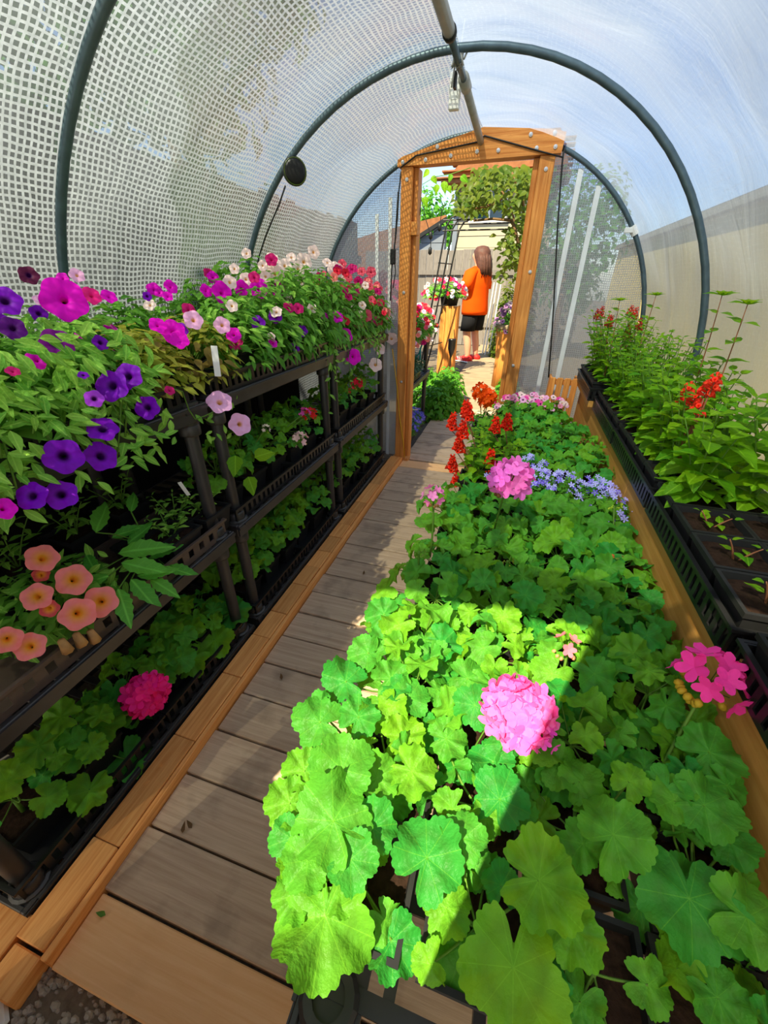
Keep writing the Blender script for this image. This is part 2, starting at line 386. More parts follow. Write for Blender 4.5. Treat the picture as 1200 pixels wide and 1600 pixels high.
curb = struct('trim_1', 'low orange timber curb along the left edge of the plank path')
MB().box(-.760, -.745, .03, 2.93, -.03, .030, .002).build('edge_board', M['curb'], curb)
y = .04
while y < 2.9:
    d = rng.choice([.14, .19, .28, .14, .24]); d = min(d, 2.93-y)
    MB().box(-.838, -.7615, y, y+d-.002, -.03, .036+rng.uniform(-.003, .002), .002).build('block', M['curb'], curb); y += d
sill = struct('trim_2', 'short timber blocks at the foot of the left shelves')
for x0, x1, a, b, h in ((-1.02, -.842, -.03, .075, .030), (-1.22, -1.024, -.03, .075, .028), (-.840, -.765, -.035, .034, .022), (-1.2, -.842, .08, .19, .012)):
    MB().box(x0, x1, a, b, -.035, h, .003).build('block', M['curb'], sill)
# rolled film edge on the gravel
hem = MB()
hem.tube([(-1.0, -.06, .0), (-.86, -.045, .006), (-.80, -.028, .006), (-.77, -.05, -.015), (-.78, -.12, -.02)], .010, 6)
for i in range(6): hem.tube([(-1.0, -.075-.012*i, .004), (-.84, -.062-.012*i, .004)], .0022, 4)
for i in range(12): hem.tube([(-1.0+.014*i, -.065, .004), (-1.0+.014*i, -.14, .004)], .0022, 4)
tag(hem.build('film_hem', M['tape']), 'loose white hem of woven film lying on the gravel', 'film hem')

# ---------------------------------------------------------------- film cover
def arc_profile(n, side, R):
    """(x, z, length) from the ground on one side up to the ridge"""
    P = [(GX+side*R, z) for z in np.linspace(0, GZ, 7)[:-1]]
    P += [(GX+side*R*math.cos(a), GZ+R*math.sin(a)) for a in np.linspace(0, math.pi/2, n)]
    out = []; l = 0
    for i, p in enumerate(P):
        if i: l += math.hypot(p[0]-P[i-1][0], p[1]-P[i-1][1])
        out.append((p[0], p[1], l))
    return out
HOOPS = [-.08, 1.08, 2.05, 3.02]
def cover(name, label, side, mat):
    prof = arc_profile(22, side, GR+.016); ys = np.linspace(Y0, Y1, 62)
    V, UV = [], []
    for yy in ys:
        i = max(j for j in range(len(HOOPS)) if HOOPS[j] <= yy+.03) if yy > -.11 else 0
        a = HOOPS[i]; b = HOOPS[min(i+1, len(HOOPS)-1)]
        t = 0 if b == a else (yy-a)/(b-a)
        sag = .022*math.sin(math.pi*min(max(t, 0), 1))**2
        for x, z, l in prof:
            wv = .006*math.sin(9*yy+5*l)+.005*math.sin(17*l-6*yy)
            f = 1-(sag+wv*(math.sin(math.pi*min(max(t, 0), 1)))+.004)/GR
            zz = GZ+(z-GZ)*f if z > GZ else z
            V.append((GX+(x-GX)*f, yy, zz)); UV.append((yy, l))
    n = len(prof); F = []
    for i in range(len(ys)-1):
        for k in range(n-1): F.append((i*n+k, i*n+k+1, (i+1)*n+k+1, (i+1)*n+k))
    me = mesh(name, V, F, mat, True)
    ul = me.uv_layers.new(name='UVMap'); vi = np.zeros(len(me.loops), dtype=np.int32); me.loops.foreach_get('vertex_index', vi)
    ul.data.foreach_set('uv', np.array(UV, dtype=np.float32)[vi].ravel())
    return struct(name, label, me)
cover('wall_left', 'greenhouse film over the left half of the hoops, weave drawn as sunlit', -1, M['filmL'])
cover('wall_right', 'same greenhouse film over the right half of the hoops, drawn as skylit haze', 1, M['filmR'])

def end_wall(name, label, yy, xl, xr, ztop, mat):
    V, F, UV = [], [], []
    def arcz(x):
        d = min(1, abs(x-GX)/GR); return GZ+GR*math.sqrt(max(0, 1-d*d))
    for xa, xb, floorz in ((GX-GR, xl, 0), (xl, xr, ztop), (xr, GX+GR, 0)):
        xs = np.linspace(xa, xb, 14)
        base = len(V)
        for x in xs:
            zt = max(arcz(x), floorz+.001)
            for q in np.linspace(0, 1, 10):
                z = floorz+(zt-floorz)*q
                V.append((x, yy+.006*math.sin(5*x+3*z), z)); UV.append((x, z))
        for i in range(13):
            for k in range(9): F.append((base+i*10+k, base+(i+1)*10+k, base+(i+1)*10+k+1, base+i*10+k+1))
    me = mesh(name, V, F, mat, True)
    ul = me.uv_layers.new(name='UVMap'); vi = np.zeros(len(me.loops), dtype=np.int32); me.loops.foreach_get('vertex_index', vi)
    ul.data.foreach_set('uv', np.array(UV, dtype=np.float32)[vi].ravel())
    return struct(name, label, me)
wb = end_wall('wall_back', 'film end wall around the far doorway', Y1+.005, -.80, .02, 1.86, M['filmE'])
wf = end_wall('wall_front', 'film end wall around the near doorway', Y0-.06, -.80, -.03, 1.86, M['filmF'])
for px in ((905, 280), (934, 300)):
    p = at_y(px[0], px[1], 3.03); x = p.x
    MB().box(x-.014, x+.014, Y1-.010, Y1-.004, .0, min(p.z+.12, GZ+math.sqrt(max(0, 1.05**2-(x-GX)**2)))).build('tape_strip', M['tape'], wb)
for x in (-.99, -.90):
    MB().box(x-.011, x+.011, Y1-.010, Y1-.004, .0, 1.64+.9*(x+.99)).build('tape_strip', M['tape'], wb)

# ---------------------------------------------------------------- hoops and ridge
names = ['curved grey steel hoop just inside the near end', 'curved grey steel hoop nearest the camera on the left film',
         'curved grey steel hoop carrying the round black speaker', 'curved grey steel hoop framing the far end wall']
for yy, lb in zip(HOOPS, names):
    P = [(GX-GR, yy, 0.0)]+[(GX-GR, yy, z) for z in (.3, .6)]
    P += [(GX+GR*math.cos(a), yy, GZ+GR*math.sin(a)) for a in np.linspace(math.pi, 0, 41)]
    P += [(GX+GR, yy, .6), (GX+GR, yy, .3), (GX+GR, yy, 0)]
    h = MB().tube(P, .0135, 10).build('steel_hoop', M['galv'], None, True)
    tag(h, lb, 'hoop', 'steel hoops of the greenhouse')
rz = GZ+GR-.030
rp = thing('ridge_pole', 'grey ridge pipe tied under the tops of the hoops', 'pole', (GX, 0, rz))
MB().tube([(0, Y0, 0), (0, 1.86, 0)], .020, 12).build('pipe', M['pvc'], rp, True)
MB().tube([(0, 2.22, -.002), (0, Y1-.03, -.03)], .017, 12).build('pipe', M['pvc'], rp, True)
MB().tube([(0, 1.80, -.001), (0, 2.30, -.004)], .0125, 10).build('joint_pipe', M['galv'], rp, True)
MB().tube([(0, 1.845, 0), (0, 1.862, 0), (0, 1.875, -.002)], [.0235, .0235, .020], 12).build('pipe_end', M['wire'], rp, True)
MB().tube([(0, 2.20, -.001), (0, 2.29, -.003)], [.022, .0225], 12).build('coupling', M['pvc'], rp, True)
kn = MB()
for i in range(7):
    a = i*.9; kn.tube([(.014*math.cos(a), 2.05+.02*math.sin(a*1.7), .012-.004*i), (.022*math.cos(a+1.8), 2.05+.018*math.cos(a*2), -.02), (.016*math.cos(a+3), 2.05, .02)], .004, 5)
kn.tube([(-.01, 2.05, -.01), (-.018, 2.05, -.07)], .003, 5); kn.tube([(.02, 2.05, -.0), (.034, 2.06, .03)], .0035, 5)
kn.build('twine_knot', M['pvc'], rp, True)
MB().box(-.022, -.012, 2.10, 2.13, -.055, -.01).build('buckle', M['wire'], rp)

# ---------------------------------------------------------------- far door frame
d1 = struct('door_1', 'orange timber door frame in the far end wall')
YA = 2.985
def lit(p): return p
MB().prism([(-.832, 1.850), (.070, 1.862), (.078, 1.945), (.0, 1.962), (-.352, 1.992), (-.800, 1.895), (-.832, 1.880)], 'y', YA-.045, YA+.04).build('header', M['cedar_x'], d1)
MB().box(-.812, -.742, YA-.035, YA+.05, -.02, 1.850, .004).build('post', M['cedar_z'], d1)
MB().box(-.035, .045, YA-.035, YA+.05, -.02, 1.860, .004).build('post', M['cedar_z'], d1)
MB().box(-.066, -.036, YA-.005, YA+.12, -.02, 1.855, .003).build('jamb', M['cedar_z'], d1)
MB().box(-.741, -.712, YA+.0, YA+.10, -.02, 1.850, .003).build('jamb', M['cedar_z'], d1)
MB().box(-.742, -.700, YA-.040, YA+.02, 1.515, 1.585, .003).build('latch_block', M['cedar_x'], d1)
MB().box(-.83, -.70, YA-.05, YA+.03, -.02, .024, .003).build('sill_block', M['curb'], d1)
wm = MB(); wm.lathe([(.010, 0), (.010, .003), (.004, .004), (.004, .007), (0.0005, .007)], 12)
wme = wm.me('washer', M['zinc']); RX = Matrix.Rotation(math.pi/2, 4, 'X')
for x, z in ((-.800, 1.868), (-.665, 1.872), (-.52, 1.882), (-.375, 1.892), (-.26, 1.890), (-.06, 1.888), (.035, 1.888), (-.10, 1.945), (-.60, 1.925), (.02, 1.945)):
    ob('washer', wme, d1, Matrix.Translation((x, YA-.046, z)) @ RX)
for x, z in ((-.775, 1.79), (-.775, 1.20), (-.775, .62), (.005, 1.80), (.010, 1.32), (.0, .78)):
    ob('washer', wme, d1, Matrix.Translation((x, YA-.036, z)) @ RX)
# near door frame, behind the camera: shades the bed and lets the sun in
d2 = struct('door_2', 'timber door frame at the near end of the greenhouse')
YB = -.105
MB().box(-.84, -.755, YB-.05, YB+.03, -.02, 1.84, .004).build('post', M['cedar_z'], d2)
MB().box(-.078, .007, YB-.05, YB+.03, -.02, 1.84, .004).build('post', M['cedar_z'], d2)
MB().prism([(-.84, 1.842), (.07, 1.842), (.07, 1.92), (-.36, 1.985), (-.84, 1.90)], 'y', YB-.05, YB+.03).build('header', M['cedar_x'], d2)

for i in range(6): MB().box(-.752+.112*i, -.752+.112*i+.108, YB-.03, YB-.008, .01, .82, .002).build('unseen_gate_board', M['cedar_z'], d2)  # unseen half-gate, added to shade the path; its height shapes the sun patch
MB().box(-.752, -.08, YB-.006, YB+.012, .73, .82, .002).build('unseen_gate_rail', M['cedar_x'], d2)
MB().box(-.752, -.08, YB-.006, YB+.012, .10, .19, .002).build('unseen_gate_rail', M['cedar_x'], d2)
# black sheet added behind the shelves to darken the background there
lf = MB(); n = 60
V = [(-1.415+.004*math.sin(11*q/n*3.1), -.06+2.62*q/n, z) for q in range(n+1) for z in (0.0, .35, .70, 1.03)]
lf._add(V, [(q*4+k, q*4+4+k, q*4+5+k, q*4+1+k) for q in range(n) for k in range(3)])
lo = struct('wall_dark_sheet', 'black sheet added behind the left shelves to darken the background', lf.me('wall_dark_sheet', plain('added_dark_sheet', (.010, .010, .010), .9, .1, .3, 60), True))
# ---------------------------------------------------------------- small fittings
# speaker on the second hoop
pc = at_y(459, 266, 2.05)
v = Vector((pc.x-GX, 0, pc.z-GZ)).normalized(); c = Vector((GX, 2.05, GZ))+v*(GR-.045)
sk = thing('round_speaker', 'round black speaker clipped to the middle hoop', 'speaker', c)
axis = Vector((.55, -.80, -.1)).normalized(); Q = axis.to_track_quat('Z', 'Y').to_matrix().to_4x4()
MB().lathe([(.0005, -.03), (.040, -.03), (.050, -.022), (.052, .005), (.048, .016)], 24).build('housing', M['black'], sk, True, Q)
MB().lathe([(.043, .013), (.047, .017), (.049, .013)], 24, close=False).build('accent_ring', plain('lime_ring', srgb(120, 150, 40), .5), sk, True, Q)
MB().lathe([(.0005, .020), (.03, .019), (.043, .014)], 24, close=False).build('grille', M['blackmatt'], sk, True, Q)
MB().tube([Vector((0, 0, 0))-axis*.03, v*.045], .012, 8).build('clip', M['wire'], sk, True)
cp = [at_y(px, py, 2.03) for px, py in ((446, 290), (436, 320), (425, 345), (414, 372), (405, 400), (400, 425))]
tag(MB().tube(cp, .0035, 6).build('speaker_cable', M['wire'], None, True), 'thin black cable hanging down below the round speaker', 'cable')
p = at_y(711, 142, 2.3)
hb = thing('white_sensor', 'small white box sensor hanging from the roof near the ridge pipe', 'sensor', p)
MB().box(-.022, .022, -.015, .015, -.060, .055, .003).build('case', M['white'], hb)
MB().box(-.012, .012, -.0165, -.0152, -.03, .0, .0005).build('label_plate', M['tape'], hb)
MB().tube([(0, 0, .044), (.01, .0, .12), (.02, 0, .20)], .0015, 5).build('string', M['tape'], hb)
p = at_y(988, 362, 3.0); v = Vector((p.x-GX, 0, p.z-GZ)).normalized(); p = Vector((GX, 3.02, GZ))+v*GR
cl = MB()
ang = math.atan2(v.z, v.x)
for s in range(14):
    a = 2*math.pi*s/13
    pass
cl.tube([p+Vector((-v.z, 0, v.x))*-.025, p+Vector((-v.z, 0, v.x))*.025], .020, 12)
cl.box(p.x-.05, p.x-.005, p.y-.02, p.y-.004, p.z-.012, p.z+.014, .002)
tag(cl.build('snap_clamp', M['white']), 'white plastic snap clamp on the right of the far hoop', 'clamp')
# cables beside the door
cab = thing('black_cable', 'black cable with inline plug hanging left of the far door', 'cable', (-.85, 2.97, 1.0))
L0 = Vector((-.85, 2.97, 1.0))
pts = [at_y(px, py, 2.97)-L0 for px, py in ((627, 268), (623, 300), (621, 340), (618, 372), (615, 395), (612, 420), (611, 445), (610, 470))]
MB().tube(pts, .0045, 6).build('cord', M['wire'], cab, True)
pts = [at_y(px, py, 2.97)-L0 for px, py in ((622, 300), (619, 345), (617, 380), (616, 400), (618, 425), (614, 450))]
MB().tube(pts, .0035, 6).build('cord', M['wire'], cab, True)
q = at_y(614, 402, 2.97)-L0
MB().box(q.x-.016, q.x+.016, q.y-.016, q.y+.016, q.z-.04, q.z+.045, .004).build('plug', M['wire'], cab)
pts = [at_y(px, py, 2.96) for px, py in ((882, 228), (879, 250), (875, 300), (871, 360), (868, 420), (865, 480), (861, 540), (857, 590))]
tag(MB().tube(pts, .0045, 6).build('door_cord', M['wire'], None, True), 'black cord running down the right side of the far door', 'cord')
pts = [at_y(px, py, 2.935) for px, py in ((626, 262), (650, 243), (700, 232), (745, 222), (757, 212), (800, 224), (850, 238), (880, 246))]
tag(MB().tube(pts, .004, 6).build('header_cord', M['wire'], None, True), 'black cord draped across the front of the door header', 'cord')
pts = [at_y(px, py, 2.93) for px, py in ((613, 545), (620, 600), (624, 650), (630, 690), (632, 715))]
tag(MB().tube(pts, .0045, 6).build('yellow_cord', M['yellowcable'], None, True), 'yellow cord hanging down the left door post', 'cord')
bl = thing('string_bulb', 'black bulb socket hanging inside the left door post', 'light bulb', at_y(653, 318, 3.06))
MB().tube([(0, 0, .03), (0, 0, .25)], .004, 6).build('cord', M['wire'], bl)
MB().lathe([(.012, .04), (.018, .03), (.018, -.02), (.022, -.03), (.02, -.06), (.001, -.07)], 12).build('socket', M['wire'], bl, True)
# ---------------------------------------------------------------- shelving
def shelf_mesh(W, Ln, H=.045, mat=None, sock=True):
    b = MB(); t = .011
    b.box(0, t, 0, Ln, 0, H, .002); b.box(W-t, W, 0, Ln, 0, H, .002)
    b.box(t, W-t, 0, t, 0, H, .002); b.box(t, W-t, Ln-t, Ln, 0, H, .002)
    b.box(-.006, .004, .03, Ln-.03, H-.010, H-.002)
    b.box(W-.004, W+.006, .03, Ln-.03, H-.010, H-.002)
    n = int(Ln/.055)
    for i in range(1, n):
        y = Ln*i/n; b.box(t, W-t, y-.011, y+.011, H-.012, H-.004)
    m = int(W/.11)
    for i in range(1, m):
        x = W*i/m; b.box(x-.008, x+.008, t, Ln-t, H-.022, H-.005)
    for x in (.042, W-.042):
        for y in (.045, Ln-.045):
            b.lathe([(.022, -.012), (.031, -.012), (.031, .012), (.040, .015), (.040, H+.004), (.034, H+.008), (.022, H+.008), (.022, -.012)], 16, (x, y, 0), close=False)
            b.box(x-.045, x+.045, y-.045, y+.045, H-.016, H-.006)
    return b.me('shelf', mat or M['shelfplastic'])
SW = .55; SX0 = -1.398
sh_me = shelf_mesh(SW, .905)
TIERS = (.004, .458, .912)
post_me = MB().lathe([(.019, 0), (.0205, .01), (.0205, TIERS[1]-TIERS[0]-.065), (.019, TIERS[1]-TIERS[0]-.055)], 14).me('post', M['shelfplastic'], True)
col_me = MB().lathe([(.021, 0), (.030, 0), (.031, .005), (.031, .03), (.027, .035), (.021, .035)], 16, close=False).me('collar', M['shelfplastic'], True)
UNITS = (.068, 1.003, 1.94)
ulab = ['black plastic three-tier shelf unit nearest the camera on the left', 'black plastic three-tier shelf unit in the middle of the left side',
        'black plastic three-tier shelf unit beside the far door post']
for yu, lb in zip(UNITS, ulab):
    r = thing('shelf_unit', lb, 'shelf', (SX0, yu, 0), 'plant shelves along the left film')
    for z in TIERS: ob('shelf', sh_me, r, loc=(0, 0, z))
    for x in (.042, SW-.042):
        for y in (.045, .86):
            for t in (0, 1):
                ob('post', post_me, r, loc=(x, y, TIERS[t]+.045)); ob('collar', col_me, r, loc=(x, y, TIERS[t]+.045))
                ob('collar', col_me, r, loc=(x, y, TIERS[t+1]-.045))
BX0, BW, BZ = -.145, .585, .405
bs_me = shelf_mesh(BW, .905)
leg_me = MB().lathe([(.021, 0), (.0205, .01), (.0205, BZ-.02), (.019, BZ)], 14).me('leg', M['shelfplastic'], True)
blab = ['low black plastic bench under the front geraniums', 'low black plastic bench in the middle of the centre bed', 'low black plastic bench at the far end of the centre bed']
for yu, lb in zip((.062, .985, 1.91), blab):
    r = thing('plant_bench', lb, 'bench', (BX0, yu, 0), 'low benches under the centre bed')
    ob('shelf', bs_me, r, loc=(0, 0, BZ))
    for x in (.042, BW-.042):
        for y in (.045, .86): ob('leg', leg_me, r, loc=(x, y, 0))

def tray_mesh(Wd, Ln, H, slots_y, slots_x, mat, hole=(.25, .75), cover=.5):
    """slotted nursery tray: rails, bars between the slots, lip and ribbed floor"""
    b = MB(); t = .0035; za, zb = H*hole[0], H*hole[1]
    for x in (0, Wd-t):
        b.box(x, x+t, 0, Ln, 0, za); b.box(x, x+t, 0, Ln, zb, H)
        for i in range(slots_y+1):
            y = Ln*i/slots_y; hw = Ln/slots_y*cover/2; b.box(x, x+t, max(0, y-hw), min(Ln, y+hw), za, zb)
    for y in (0, Ln-t):
        b.box(t, Wd-t, y, y+t, 0, za); b.box(t, Wd-t, y, y+t, zb, H)
        for i in range(slots_x+1):
            x = Wd*i/slots_x; hw = Wd/slots_x*cover/2; b.box(max(t, x-hw), min(Wd-t, x+hw), y, y+t, za, zb)
    l = .007
    b.box(-l, 0, -l, Ln+l, H-.006, H+.001); b.box(Wd, Wd+l, -l, Ln+l, H-.006, H+.001)
    b.box(0, Wd, -l, 0, H-.006, H+.001); b.box(0, Wd, Ln, Ln+l, H-.006, H+.001)
    b.box(t, Wd-t, t, Ln-t, .0, .004)
    return b.me('tray', mat)
tr_black = tray_mesh(.255, .425, .060, 13, 8, M['black'])
tr_brown = tray_mesh(.255, .425, .060, 9, 6, M['browntray'], (.3, .72), .55)
def tray(lb, me, loc, grp): return tag(ob('nursery_tray', me, None, loc=loc), lb, 'tray', grp)
ordn = ['first', 'second', 'third', 'fourth', 'fifth', 'sixth', 'seventh', 'eighth', 'ninth', 'tenth', 'eleventh', 'twelfth']
i = 0
for yu in UNITS:
    for dy in (.018, .460):
        tray(f'black petunia tray on the top left shelf, front row, {ordn[i]} from the camera', tr_black, (SX0+.278, yu+dy, TIERS[2]+.042), 'trays on the top shelf, front row')
        tray(f'black petunia tray on the top left shelf, back row, {ordn[i]} from the camera', tr_black, (SX0+.010, yu+dy, TIERS[2]+.042), 'trays on the top shelf, back row')
        me = tr_brown if yu == UNITS[0] else tr_black
        c = 'dusty brown' if yu == UNITS[0] else 'black'
        tray(f'{c} slotted tray on the middle left shelf, {ordn[i]} from the camera', me, (SX0+.278, yu+dy, TIERS[1]+.042), 'trays on the middle shelf')
        tray(f'black slotted tray on the bottom left shelf, {ordn[i]} from the camera', tr_black, (SX0+.278, yu+dy, TIERS[0]+.042), 'trays on the bottom shelf')
        i += 1

# ---------------------------------------------------------------- right bench with trays
rb = thing('side_bench', 'timber bench with tan board front along the right film', 'bench', (.44, 0, 0))
MB().box(.004, .022, .10, 1.44, .30, .694, .002).build('front_board', M['ply'], rb)
MB().box(.004, .022, 1.445, 2.92, .30, .694, .002).build('front_board', M['ply'], rb)
for i in range(4): MB().box(.024+.062*i, .024+.062*i+.055, .10, 2.92, .676, .694, .002).build('top_slat', M['curb'], rb)
for y in (.12, 1.0, 1.9, 2.84):
    for x in (.024, .21): MB().box(x, x+.045, y, y+.045, -.0, .675, .003).build('leg', M['cedar_z'], rb)
RT_W = .268
tr_right = tray_mesh(RT_W, .545, .066, 21, 10, M['black'], (.16, .74), .52)
RTR = [(.432, .070, .694), (.432, .648, .694), (.432, 1.210, .694), (.430, 1.772, .694), (.400, 2.335, .730)]
for i, l in enumerate(RTR):
    tray(f'long black slotted tray on the right bench, {ordn[i]} from the camera', tr_right, l, 'trays on the right bench')
tag(MB().box(.41, .69, 2.335, 2.88, .6955, .7295, .002).build('riser_board', M['ply']), 'flat tan board lifting the farthest tray on the right bench', 'board')
cr = thing('wooden_crate', 'small slatted wooden crate at the far end of the centre bed', 'crate', (.24, 2.84, .44))
for i in range(4): MB().box(.0+.045*i, .0+.045*i+.034, 0, .012, 0, .30, .002).build('slat', M['cedar_z'], cr)
for z in (.02, .14, .255): MB().box(0, .17, .013, .025, z, z+.035, .002).build('crosspiece', M['cedar_x'], cr)
for x in (0, .155): MB().box(x, x+.014, .026, .12, 0, .30, .002).build('side', M['cedar_z'], cr)
# ---------------------------------------------------------------- leaf, flower and pot meshes
def gleaf(seed, na=56, rings=(.38, .72, 1.0), ruf=.25, cup=.10):
    r = random.Random(seed); lob = r.choice([5, 7, 7]); cup = r.uniform(-.08, .2); ruf *= r.uniform(.7, 1.5); ph = r.uniform(0, 6.28); p2 = r.uniform(0, 6.28); p3 = r.uniform(0, 6.28)
    V = [(0, 0, 0)]; 
    for q in rings:
        for k in range(na):
            th = -math.pi+2*math.pi*(k+.5)/na
            s = math.exp(-((math.pi-abs(th))/.24)**2)
            edge = 1-.21*(1-abs(math.cos(lob*th/2)))**1.6+.035*math.sin(3*th+p3)+(.034*math.cos(na/3*th) if na > 50 else .03*math.cos(math.pi*k) if na > 24 else 0)
            R = edge*(1-.62*s)*(.94+.06*math.cos(th)) if q == 1 else (.97+.03*math.cos(th))*(1-.55*s)
            rr = q*R
            z = cup*rr*rr-ruf*rr*rr*math.cos(lob*th)*.7+ruf*1.1*rr*rr*math.sin(2*th+p2)+ruf*.6*rr**3*math.sin(3*th+ph)+(.05*rr**4*math.sin(11*th+p3))
            V.append((rr*math.sin(th), rr*math.cos(th), z))
    F = [(0, 1+(k+1) % na, 1+k) for k in range(na)]
    for i in range(len(rings)-1):
        o = 1+i*na
        F += [(o+k, o+(k+1) % na, o+na+(k+1) % na, o+na+k) for k in range(na)]
    return np.array(V), F
def oleaf(seed, w=.34, rows=9, cols=5, droop=.22, fold=.18, ser=.05, base=.6):
    r = random.Random(seed); tw = r.uniform(-.12, .12); dr = droop*r.uniform(.5, 1.4)
    V = []; F = []
    for i in range(rows):
        t = i/(rows-1)
        ww = w*max(.02, math.sin(math.pi*min(1, t**base)*.985+.03))*(1+(ser if i % 2 else -ser))
        for j in range(cols):
            u = -1+2*j/(cols-1); x = u*ww
            V.append((x+tw*t*t, t, fold*abs(x)-dr*t*t+.02*math.sin(9*t+3*u)))
    for i in range(rows-1):
        for j in range(cols-1):
            a = i*cols+j; F.append((a, a+1, a+cols+1, a+cols))
    return np.array(V), F
GL = [mesh('geranium_leaf', *gleaf(s, 84), M['leafG'], True) for s in range(9)]
GLF = [mesh('geranium_leaf_far', *gleaf(s+20, 28, (.55, 1.0)), M['leafG'], True) for s in range(5)]
SL = [mesh('salvia_leaf', *oleaf(s, .36, base=.62), M['leafS'], True) for s in range(4)]
SLF = [mesh('salvia_leaf_small', *oleaf(s+9, .30, 6, 3), M['leafS'], True) for s in range(3)]
LL = [mesh('toothed_leaf', *oleaf(s+30, .20, 13, 5, .3, .25, .10, .8), M['leafL'], True) for s in range(3)]
PL = [mesh('petunia_leaf', *oleaf(s+50, .20, 7, 3, .25, .3, 0, .85), M['leafP'], True) for s in range(4)]
pl_geo = [oleaf(s+60, .21, 5, 3, .3, .3, 0, .85) for s in range(3)]
ov_geo = [oleaf(s+70, .34, 5, 3, .25, .25, 0, .65) for s in range(3)]
gl_geo = [gleaf(s+40, 14, (1.0,)) for s in range(3)]

def frame(pos, nrm, tip, s):
    n = Vector(nrm).normalized(); t = Vector(tip); t = t-n*t.dot(n)
    if t.length < 1e-4: t = n.orthogonal()
    t.normalize(); x = t.cross(n)
    return Matrix(((x.x*s, t.x*s, n.x*s, pos[0]), (x.y*s, t.y*s, n.y*s, pos[1]), (x.z*s, t.z*s, n.z*s, pos[2]), (0, 0, 0, 1)))
def joined(name, geo, Ms, mat, stems=None, stemmat=None):
    V, F, FM = [], [], []; n = 0
    for i, m in enumerate(Ms):
        v, f = geo[i % len(geo)]
        A = np.array(m); V.append(v @ A[:3, :3].T + A[:3, 3]); F += [tuple(n+q for q in ff) for ff in f]; FM += [0]*len(f); n += len(v)
    if stems is not None and stems.V:
        V.append(np.array([tuple(q) for q in stems.V])); F += [tuple(n+q for q in ff) for ff in stems.F]; FM += [1]*len(stems.F)
    return mesh(name, np.concatenate(V), F, [mat, stemmat or M['stem']], True, FM)

def petunia_geo():
    na = 40; V = []; F = []
    rings = [(.05, -.85), (.10, -.5), (.17, -.16), (.30, -.04), (.62, .03), (1.0, .0)]
    for q, z in rings:
        for k in range(na):
            th = 2*math.pi*k/na; out = 1-.13*abs(math.cos(2.5*th))**3
            f = out if q > .9 else (1+out)/2 if q > .5 else 1
            zz = z+(.07*math.sin(5*th+.6)+.03*math.sin(12*th))*q*q
            V.append((q*f*math.cos(th), q*f*math.sin(th), zz))
    for i in range(len(rings)-1):
        F += [(i*na+k, i*na+(k+1) % na, (i+1)*na+(k+1) % na, (i+1)*na+k) for k in range(na)]
    fm = [0]*len(F); n = len(V)
    # calyx and stalk behind
    for q, z in ((.06, -.75), (.13, -.85), (.11, -1.05), (.035, -1.15), (.03, -1.7)):
        for k in range(6):
            th = 2*math.pi*k/6; V.append((q*math.cos(th), q*math.sin(th), z))
    for i in range(4):
        G = [(n+i*6+k, n+i*6+(k+1) % 6, n+(i+1)*6+(k+1) % 6, n+(i+1)*6+k) for k in range(6)]; F += G; fm += [1]*6
    return V, F, fm
_pv, _pf, _pm = petunia_geo()
PET = {k: mesh('petunia_flower', _pv, _pf, [M['pet'+k], M['calyx']], True, _pm) for k in 'DMYON'}
def floret_geo(n=5, cup=.25, w=.85):
    V = []; F = []
    for p in range(n):
        a = 2*math.pi*p/n; o = len(V); V.append((0, 0, -.05))
        for k in range(7):
            t = k/6; b = (t-.5)*1.5
            r = .55+.45*math.sin(math.pi*t); ang = a+b*w
            V.append((r*math.cos(ang), r*math.sin(ang), cup*r*r+.04*math.sin(3*k+p)))
        F += [(o, o+1+k, o+2+k) for k in range(6)]
    return V, F
FLO = mesh('floret', *floret_geo(), M['petN'], True)
LOB = mesh('lobelia_floret', *floret_geo(5, .1, .6), petalmat('lobelia_petal', (.9, .9, 1), .12, .3), True)
bud = MB(); bud.lathe([(.001, 0), (.30, .15), (.42, .5), (.28, .85), (.001, 1)], 7); BUD = bud.me('bud', petalmat('bud_skin'), True)
# salvia floret: flared tube
sf = MB(); sf.lathe([(.08, 0), (.16, .3), (.20, .75), (.40, 1.0), (.36, 1.02), (.16, .75)], 7, close=False); SALF = sf.me('salvia_floret', M['petN'], True)

def pot_mesh(w, h):
    b = MB(); a = w*.5; c = w*.40
    def ring(q, z): return [(-q, -q, z), (q, -q, z), (q, q, z), (-q, q, z)]
    V = ring(c, 0)+ring(a, h*.88)+ring(a+.004, h*.88)+ring(a+.004, h)+ring(a-.003, h)+ring(a-.006, h*.8)
    F = [(3, 2, 1, 0)]+[(i*4+k, i*4+(k+1) % 4, (i+1)*4+(k+1) % 4, (i+1)*4+k) for i in range(5) for k in range(4)]
    b._add(V, F); return b.me('pot', M['blackmatt'])
def soil_mesh(w, h):
    b = MB(); n = 7; r = random.Random(3); a = w*.5-.005
    V = [(-a+2*a*i/(n-1), -a+2*a*j/(n-1), h*.84+r.uniform(-.004, .005)) for i in range(n) for j in range(n)]
    b._add(V, [(i*n+j, (i+1)*n+j, (i+1)*n+j+1, i*n+j+1) for i in range(n-1) for j in range(n-1)]); return b.me('soil', M['soil'], True)
POT, SOIL = pot_mesh(.122, .09), soil_mesh(.122, .09)
POTS, SOILS = pot_mesh(.095, .075), soil_mesh(.095, .075)

PK = srgb(238, 70, 170); HOT = srgb(245, 35, 140); MAG = srgb(235, 0, 205); PUR = srgb(120, 0, 180); WHT = srgb(252, 222, 218)
LPK = srgb(246, 182, 226); CRL = srgb(255, 138, 130); RED = srgb(228, 34, 62); ROS = srgb(236, 88, 112); DPK = srgb(200, 20, 110)
ORG = srgb(250, 92, 12); SCR = srgb(238, 52, 24); LAV = srgb(178, 170, 246)

